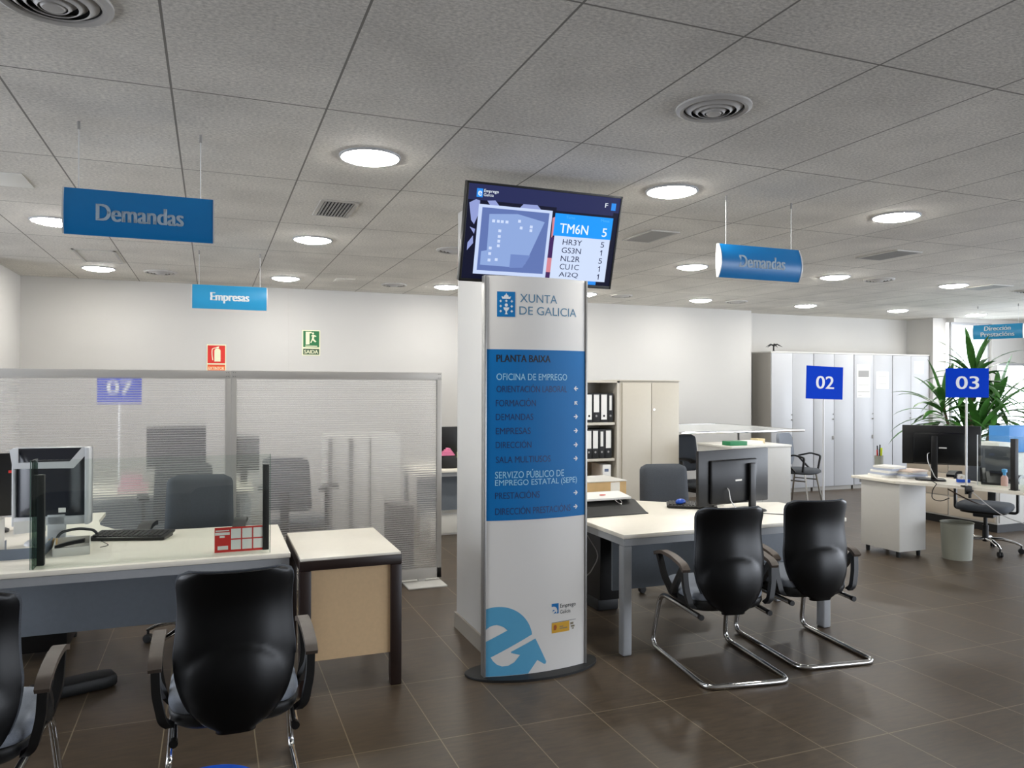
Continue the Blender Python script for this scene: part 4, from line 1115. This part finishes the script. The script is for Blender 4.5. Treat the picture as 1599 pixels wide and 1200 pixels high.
notice(9.62, 9.90, 1.46, 1.99, 'large white paper notice with a dark printed block on a tall cabinet door', [(.1, .9, .62, .82), (.05, .95, .17, .19), (.1, .9, .38, .39), (.1, .35, .06, .075)])
notice(10.03, 10.30, 1.60, 1.88, 'square white paper notice beside the one with the dark block', [(.2, .8, .7, .72), (.2, .8, .5, .52), (.2, .8, .3, .32)])
notice(10.86, 11.08, 1.86, 2.06, 'white paper notice behind the top of the plant leaves', None)
t = thing('figurine', 'small black palm-shaped figurine on top of the white cabinets', 'ornament', (8.10, 9.52, 2.172))
b = nb(); lathe(b, [(0, 0), (.03, 0), (.03, .01), (.012, .02), (.010, .10), (0, .10)], 16); obj('stem', b, M_BLACK, t)
b = nb()
for a in range(5):
    q = a * 2 * PI / 5 + .4
    tube(b, [(0, 0, .095), (.05 * math.cos(q), .05 * math.sin(q), .115), (.13 * math.cos(q), .13 * math.sin(q), .07)], [.012, .012, .002], 6)
obj('crown', b, M_BLACK, t)

# side chair by the tall cabinets
def side_chair():
    t = thing('side_chair', 'grey chair with a black loop arm and chrome legs by the tall white cabinets', 'chair', (7.68, 8.50, 0), -2.72)
    def sf(u, v, o):
        a = (u - .5) * 2; w = (.20 + .02 * math.sin(v * PI)) - .05 * max(0, (v - .85) / .15) ** 2 - .06 * max(0, (.25 - v) / .25) ** 2
        return (a * w, -.22 - .05 * v + .5 * (a * w) ** 2 + o, .52 + v * .45)
    b = nb(); slab(b, lambda u, v: sf(u, v, 0), lambda u, v: sf(u, v, .045), 16, 16); obj('backrest', b, M_FABL, t, 60)
    b = nb(); bar(b, [(0, -.05, .44), (0, -.2, .45), (0, -.245, .53), (0, -.25, .68)], .09, .02, .04); obj('back_support', b, M_BLACKP, t)
    b = nb(); pillow(b, .24, .24, [(.85, .42), (1, .44), (.98, .47), (.85, .488), (.4, .492)], 3.2, 36, (0, .03, 0)); obj('seat', b, M_FAB, t, 60)
    for sx in (-1, 1):
        b = nb(); bar(b, [(sx * .25, .16, .46), (sx * .27, .19, .66), (sx * .27, .05, .69), (sx * .27, -.14, .64), (sx * .25, .06, .45)], .026, .022, .03); obj('arm', b, M_BLACKP, t)
    for sx in (-1, 1):
        for sy, y0 in ((1, .2), (-1, -.18)):
            b = nb(); tube(b, [(sx * .18, y0 * .8, .42), (sx * .23, y0 * 1.15, 0.0)], .0125, 10); obj('leg', b, M_CHROME, t)
        b = nb(); tube(b, [(sx * .205, -.165, .33), (sx * .205, .18, .33)], .010, 8); obj('stretcher', b, M_CHROME, t)
side_chair()

# ------------------------------------------------------------------ desk of the number 03 sign
desk('cream desk of the number 03 sign with a grey pedestal end',
     [(6.02, 5.93), (6.03, 5.40), (6.22, 5.10), (6.32, 4.80), (6.40, 4.42), (6.62, 3.7), (7.35, 3.6), (7.1, 4.5), (6.75, 5.1), (6.7, 5.93)],
     [(7.2, 3.75, .05, .05), (6.66, 5.86, .05, .05), (6.72, 3.85, .05, .05)], [(6.10, 6.65, 5.86, 5.90)], [])
t = thing('desk_pedestal', 'pale pedestal cabinet under the end of the number 03 desk', 'cabinet', (6.24, 5.61, 0))
b = nb(); box(b, -.17, .17, -.22, .24, .06, .708, .003); obj('body', b, M_LTGREY, t)
for x in (-.13, .13):
    for y in (-.17, .19):
        b = nb(); lathe(b, [(.018, 0), (.02, .03), (.02, .06)], 12, (x, y, 0)); obj('foot', b, M_BLACK, t)
b = nb(); box(b, .17, .178, -.21, .23, .08, .68, .002); obj('door', b, M_MOD, t)
b = nb(); prism(b, [(6.45, 4.40), (6.66, 3.72), (6.675, 3.725), (6.465, 4.405)], .30, .70)
tag(obj('desk_screen_panel', b, M_LTGREY), 'pale hanging panel under the number 03 desk cut by the right edge of the photo', 'panel')
big_monitor('black monitor seen from behind on the desk of the number 03 sign', (6.50, 5.30, .735), -.80, .66, .375, .15, -.06)
t = thing('screen_post', 'black upright screen post on the desk of the number 03 sign', 'post', (6.47, 4.56, .735))
b = nb(); box(b, -.022, .022, -.022, .022, .006, .445, .003); obj('post', b, M_BLACK, t)
b = nb(); box(b, -.03, .03, -.03, .03, 0, .006); obj('foot', b, M_BLACK, t)
t = thing('glass_screen', 'thin clear glass sheet beside the black screen post', 'screen', (6.55, 4.70, .735), -1.25)
b = nb(); box(b, -.22, .22, -.003, .003, .001, .46); obj('glass_sheet', b, M_GLASS, t)
b = nb(); box(b, -.224, -.22, -.004, .004, .001, .46); obj('glass_edge', b, M_POLE, t)
t = thing('desk_phone', 'black desk telephone beside the number 03 pole', 'telephone', (6.70, 4.93, .735), -.9)
Mx = Matrix(((0, 0, 1, -.09), (1, 0, 0, 0), (0, 1, 0, 0), (0, 0, 0, 1)))
b = nb(); prism(b, [(-.09, 0), (.1, 0), (.1, .10), (.07, .11), (-.09, .02)], 0, .20, .004, Mx); obj('body', b, M_BLACKP, t)
b = nb(); bar(b, [(-.075, -.08, .035), (-.075, 0, .085), (-.075, .09, .125)], .045, .03, .02); obj('handset', b, M_BLACKP, t)
b = nb(); box(b, -.02, .09, .045, .047, .09, .12); obj('display', b, M_SCRB, t)
for k in range(5):
    w = .25 - .012 * k
    b = nb(); Mx = Matrix.Translation((6.28 + .012 * (k % 2), 5.74 - .01 * k, .7355 + k * .022)) @ Matrix.Rotation(.1 * (k - 2), 4, 'Z')
    box(b, -w / 2, w / 2, -.11, .11, 0, .0215, .002, 2, Mx)
    tag(obj('document_stack', b, M_PAPER if k % 2 == 0 else mat('blueish_paper', 'b9c0d2', .8)), ('%s bundle of papers in the pile in front of the pencil cup' % ('lowest', 'second lowest', 'middle', 'second highest', 'topmost')[k]), 'papers', 'piled papers beside the pencil cup')
for k in range(4):
    b = nb(); Mx = Matrix.Translation((6.40 + .008 * k, 5.58 - .012 * (k % 2), .7355 + k * .020)) @ Matrix.Rotation(.15 * (k - 1) - .2, 4, 'Z')
    box(b, -.12, .12, -.10, .10, 0, .0195, .002, 2, Mx)
    tag(obj('document_stack', b, (M_PAPER, mat('blueish_paper', 'b9c0d2', .8), M_LTGREY, mat('salmon_print_paper', 'd9c6b8', .8))[k]), ('%s bundle of papers in the pile against the monitor stand of desk 03' % ('lowest', 'second lowest', 'second highest', 'topmost')[k]), 'papers', 'piled papers beside the monitor stand')
t = thing('pencil_cup', 'grey pencil cup with pens and a yellow marker on the paper pile', 'pencil cup', (6.36, 5.90, .735))
b = nb(); lathe(b, [(0, 0), (.04, 0), (.043, .19), (.038, .19), (.036, .006), (0, .006)], 24); obj('cup', b, M_BIN, t)
for k, (dx, dy, m, h) in enumerate(((-.025, 0, M_RED, .25), (.0, .02, M_BLACK, .29), (.02, -.015, mat('yellow_marker', 'cde01e', .4), .27), (.028, .012, M_BLACK, .30), (-.012, -.02, M_BLACK, .26))):
    b = nb(); tube(b, [(dx * .5, dy * .5, .012), (dx, dy, h)], .006 if k != 2 else .010, 8); obj('pen', b, m, t)
t = thing('waste_bin', 'round grey waste bin on the floor beside the pedestal of the number 03 desk', 'bin', (6.60, 5.21, 0))
b = nb(); lathe(b, [(0, 0), (.125, 0), (.14, .335), (.146, .345), (.136, .345), (.121, .008), (0, .008)], 40); obj('body', b, M_BIN, t)
simple('floor_cable', 'white cable drooping under the front edge of the number 03 desk', 'cable', M_POLE, lambda b: tube(b, [(6.27, 4.80, .70), (6.32, 4.70, .60), (6.42, 4.62, .50), (6.55, 4.5, .44)], .004, 6, .1))
simple('desk_cable', 'black cable hanging from the paper pile end of the number 03 desk', 'cable', M_BLACK, lambda b: tube(b, [(6.33, 5.25, .738), (6.18, 5.08, .742), (6.15, 5.1, .69), (6.16, 5.12, .60), (6.2, 5.06, .58), (6.24, 5.0, .62)], .004, 6, .04))
simple('under_desk_cable', 'dark cable slung under the number 03 desk towards the chair', 'cable', mat('brown_cable', '3b2a20', .5), lambda b: tube(b, [(6.24, 5.02, .70), (6.34, 4.92, .62), (6.5, 4.9, .56), (6.65, 4.95, .55)], .006, 6, .1))
t = thing('low_cabinet', 'beige low cabinet with drawers under the plant, behind the number 03 desk', 'cabinet', (8.17, 5.95, 0))
b = nb(); box(b, 0, .8, 0, 1.2, .09, .88, .003); obj('carcass', b, M_LTGREY, t)
b = nb(); box(b, .01, .79, .01, 1.19, 0, .09); obj('plinth', b, M_BLACK, t)
for z0, z1 in ((.11, .33), (.34, .60), (.61, .86)):
    for y0 in (.02, .61):
        b = nb(); box(b, -.014, -.0005, y0, y0 + .57, z0, z1, .002); obj('drawer', b, mat('beige_drawer', 'bfb3a2', .5), t)
b = nb(); box(b, .02, .78, -.012, -.0005, .11, .86, .002); obj('side_panel', b, M_LTGREY, t)
simple('blue_box', 'blue printed box on the low cabinet behind the black screen post', 'box', mat('blue_print', '3f86c9', .5), lambda b: box(b, 8.5, 8.95, 6.05, 6.3, .8805, 1.18, .004))
simple('paper_bundle', 'loose white paper bundle in front of the blue printed box', 'papers', M_PAPER, lambda b: (box(b, 8.24, 8.48, 5.98, 6.3, .8805, .95, .002), box(b, 8.26, 8.5, 6.0, 6.28, .95, 1.0, .002)))

t = thing('gel_bottle', 'pale pink bottle with blue cap beside the black screen post', 'bottle', (6.68, 4.80, .735))
b = nb(); lathe(b, [(0, 0), (.026, 0), (.028, .01), (.028, .075), (.015, .095), (0, .095)], 20); obj('bottle_body', b, mat('pale_pink_gel', 'cfa49b', .3), t)
b = nb(); lathe(b, [(0, .095), (.012, .095), (.014, .12), (.022, .125), (.022, .15), (0, .155)], 16); obj('cap', b, mat('sky_blue_cap', '3f96cf', .4), t)
t = thing('paper_block', 'white block of paper in front of the black screen post on desk 03', 'papers', (6.56, 4.42, .735), -.3)
b = nb(); box(b, -.03, .10, -.05, .06, 0, .10, .002); obj('sheets', b, M_PAPER, t)
t = thing('tape_dispenser', 'small blue and white tape dispenser between the monitor and the telephone', 'tape dispenser', (6.56, 5.12, .735), -.6)
b = nb(); box(b, -.05, .06, -.022, .022, 0, .028, .004); obj('base', b, M_BLUEP, t)
b = nb(); Mx = Matrix.Translation((-.01, 0, .045)) @ Matrix.Rotation(PI / 2, 4, 'X'); lathe(b, [(.014, -.01), (.032, -.01), (.032, .01), (.014, .01)], 20, M=Mx, closed=True); obj('tape_reel', b, M_PAPER, t)

# dracaena
def plant():
    t = thing('potted_plant', 'tall leafy green potted plant in front of the bright window', 'plant', (9.45, 7.28, .0))
    b = nb(); lathe(b, [(0, 0), (.15, 0), (.2, .36), (.215, .38), (.19, .38), (.18, .33), (0, .33)], 32); obj('pot', b, M_BIN, t)
    b = nb(); lathe(b, [(0, .332), (.178, .332), (.17, .345), (0, .35)], 24); obj('soil', b, mat('soil', '2b2018', .9), t)
    canes = [((0, 0), (.05, -.02), 1.82), ((-.07, .05), (-.36, .10), 1.42), ((.07, -.03), (.34, -.14), 1.42), ((.02, -.08), (-.10, -.22), 1.12), ((-.03, .08), (.12, .12), 1.05)]
    r = random.Random(3)
    for (x0, y0), (x1, y1), h in canes:
        b = nb(); tube(b, [(x0, y0, .34), ((x0 + x1) / 2, (y0 + y1) / 2, h * .6), (x1, y1, h)], [.022, .02, .016], 8); obj('cane', b, M_CANE, t)
        b = nb()
        n = 40 if h > 1.5 else 32
        for k in range(n):
            a = k * 2.399 + r.uniform(-.3, .3)
            q = k / n
            L = r.uniform(.50, .80) * (1 - .12 * q); el = -.05 + 1.35 * q ** 1.4 + r.uniform(-.15, .15)
            wd = r.uniform(.034, .055)
            p = Vector((x1, y1, h - .30 + .34 * q))
            d = Vector((math.cos(a) * math.cos(el), math.sin(a) * math.cos(el), math.sin(el)))
            side = Vector((-math.sin(a), math.cos(a), r.uniform(-.25, .25))).normalized()
            rows = []
            m = 8
            for i in range(m + 1):
                s = i / m
                w = wd * (math.sin(PI * min(1, s * .92 + .06)) ** .75) * (1 if s < .98 else .1)
                nrm = side.cross(d).normalized()
                rows.append((bm_v(b, p - side * w), bm_v(b, p + nrm * (-.25 * w)), bm_v(b, p + side * w)))
                p = p + d * (L / m)
                d = (d + Vector((0, 0, -.20 * (1.2 - q * .6) * (.4 + s)))).normalized()
            for A, B_ in zip(rows, rows[1:]):
                b.faces.new((A[0], A[1], B_[1], B_[0])); b.faces.new((A[1], A[2], B_[2], B_[1]))
        o = obj('foliage', b, M_LEAF, t, 60)
def bm_v(b, p): return b.verts.new(p)
plant()

# ------------------------------------------------------------------ wall signs
t = thing('extinguisher_sign', 'red fire extinguisher sign on the back wall above the partition', 'sign', (.055, YB - .003, 1.775))
b = nb(); box(b, -.105, .105, -.002, .003, 0, .325); obj('plate', b, M_GLOWC, t)
S2 = FACE @ Matrix.Translation((0, 0, .0022))
b = nb(); rect(b, -.095, .095, .105, .312, S2); rect(b, -.095, .095, .078, .09, S2); obj('red_field', b, M_RED, t, smooth=0)
b = nb(); rect(b, -.095, .095, .015, .078, S2); obj('orange_field', b, M_ORANGE, t, smooth=0)
b = nb(); S3 = FACE @ Matrix.Translation((0, 0, .0029))
poly(b, [(-.022, .125), (.045, .125), (.045, .255), (.03, .275), (-.008, .275), (-.022, .255)], S3)
poly(b, [(-.008, .28), (.0, .295), (.03, .302), (.028, .29), (.02, .278)], S3)
tube(b, [(-.005, -.0032, .285), (-.045, -.0032, .275), (-.05, -.0032, .22), (-.04, -.0032, .14)], .005, 6, .03)
add_text(b, 'EXTINTOR', -.085, .028, .17, .036, .02, S3); obj('pictogram', b, M_GLOWC, t, smooth=0)
t = thing('exit_sign', 'green exit sign reading Saída on the back wall', 'sign', (1.125, YB - .003, 1.99))
b = nb(); box(b, -.105, .105, -.002, .003, 0, .305); obj('plate', b, M_GLOWC, t)
b = nb(); rect(b, -.095, .095, .10, .296, S2); obj('green_field', b, M_GREEN, t, smooth=0)
b = nb(); rect(b, -.095, .095, .01, .08, S2); obj('dark_green_field', b, mat('dark_green_print', '38513a', .6), t, smooth=0)
b = nb(); rect(b, -.07, .07, .108, .118, S3)
poly(b, [(-.065, .13), (-.065, .285), (.005, .285), (.005, .27), (-.02, .265), (-.02, .135)], S3)
poly(b, [(-.005, .235), (.02, .255), (.045, .245), (.06, .235), (.055, .225), (.035, .23), (.03, .20), (.06, .17), (.045, .16), (.015, .185), (.0, .15), (-.012, .155), (.008, .20), (.012, .232)], S3)
poly(b, [(.02 + .012 * math.cos(k * PI / 6), .268 + .012 * math.sin(k * PI / 6)) for k in range(12)], S3)
add_text(b, 'SAIDA', -.083, .022, .166, .044, .03, S3); obj('pictogram', b, M_GLOWC, t, smooth=0)

# ------------------------------------------------------------------ behind the partition
desk('cream desk seen blurred through the partition, under the number 07 sign', [(-1.5, 7.0), (.35, 7.0), (.35, 7.7), (-1.5, 7.7)],
     [(.3, 7.05, .06, .06), (.3, 7.65, .06, .06), (-1.45, 7.05, .06, .06)], [(-1.45, .3, 7.02, 7.06)], [(-1.4, .25, 7.3, 7.32, .3, .66)])
big_monitor('dark monitor seen blurred through the partition', (-.28, 7.35, .735), PI, .48, .36, .17)
simple('desk_papers', 'pinkish papers on the desk behind the partition beside the 07 pole', 'papers', mat('pinkish_paper', 'cfa3ad', .8), lambda b: (box(b, -.72, -.50, 7.10, 7.35, .7355, .78, .002), box(b, -.70, -.55, 7.15, 7.35, .78, .86, .002)))
t = thing('monitor', 'dark monitor behind the partition next to the frame post between the two screens', 'monitor', (.30, 7.45, .735), PI + .5, 'computer monitors')
b = nb(); box(b, -.13, .13, -.02, .02, .10, .42, .004); obj('panel', b, M_BLACKP, t)
b = nb(); box(b, -.03, .03, -.04, -.02, .01, .3, .003); obj('stand_neck', b, M_BLACKP, t)
b = nb(); pillow(b, .04, .09, [(1, 0), (1, .01)], 3, 24); obj('stand_base', b, M_BLACKP, t)
dup(oc, (.70, 6.82, 0), -.5, 'grey swivel chair seen blurred behind the post between the partition screens')
t = thing('storage_cabinet', 'pale cabinet with two dark uprights seen blurred through the partition', 'cabinet', (1.35, 7.55, 0))
b = nb(); box(b, -.30, .42, .0, .42, .03, 1.14, .003); box(b, -.28, .40, .02, .4, 0, .03); obj('carcass', b, M_LTGREY, t)
for x in (-.27, -.07, .12):
    b = nb(); box(b, x - .012 - (.006 if x < .1 else -.008), x + .012 + (.006 if x < .1 else -.008), -.012, -.0005, .05, 1.12); obj('upright', b, M_VENT, t)
t = thing('computer_tower', 'dark computer tower on the floor seen blurred through the partition', 'computer', (1.56, 6.75, 0))
b = nb(); box(b, -.08, .10, -.2, .2, .05, .58, .006); obj('case', b, mat('grey_brown_case', '4d4848', .5), t)
b = nb(); box(b, -.07, .09, -.18, .18, 0, .05); obj('foot', b, M_BLACK, t)
desk('cream desk showing between the partition end and the column', [(2.0, 7.75), (3.15, 7.75), (3.15, 8.5), (2.0, 8.5)],
     [(2.05, 8.45, .05, .05), (3.1, 8.45, .05, .05)], [(2.05, 3.1, 7.78, 7.82)], [(2.05, 3.1, 7.95, 7.97, .28, .66)])
t = thing('monitor', 'black monitor between the partition end and the column', 'monitor', (2.62, 8.3, .735), 0, 'computer monitors')
b = nb(); box(b, -.22, .25, -.02, .02, .09, .43, .004); obj('panel', b, M_BLACKP, t)
b = nb(); box(b, -.03, .03, .02, .05, .01, .25); obj('stand_neck', b, M_BLACKP, t)
b = nb(); pillow(b, .12, .09, [(1, 0), (1, .01)], 3, 24, (0, .03, 0)); obj('stand_base', b, M_BLACKP, t)
simple('black_bag', 'black bag under the pink paper on the desk beside the column', 'bag', M_BLACK, lambda b: pillow(b, .11, .07, [(.9, .7355), (1, .76), (.95, .83), (.75, .865), (.3, .87)], 3, 24, (2.40, 7.98, 0)))
simple('pink_paper', 'crumpled pink paper on the black bag beside the column', 'paper', M_PINK, lambda b: [box(b, 2.30 + .02 * k, 2.46 - .012 * k, 7.93, 8.02, .8705 + .016 * k, .886 + .016 * k, .003) for k in range(5)])
simple('green_note', 'pale green note at the back of the desk beside the column', 'note', mat('pale_green_paper', 'b4c470', .8), lambda b: box(b, 2.52, 2.66, 8.0, 8.05, .7355, .90, .002))
t = thing('storage_box', 'pale drawer box on the floor below the desk beside the column', 'box', (2.45, 8.15, 0))
b = nb(); box(b, -.25, .4, -.14, .28, 0, .24, .004); obj('body', b, M_LTGREY, t)
b = nb(); box(b, -.24, .39, -.148, -.1405, .02, .22, .002); obj('front', b, M_WHITE, t)
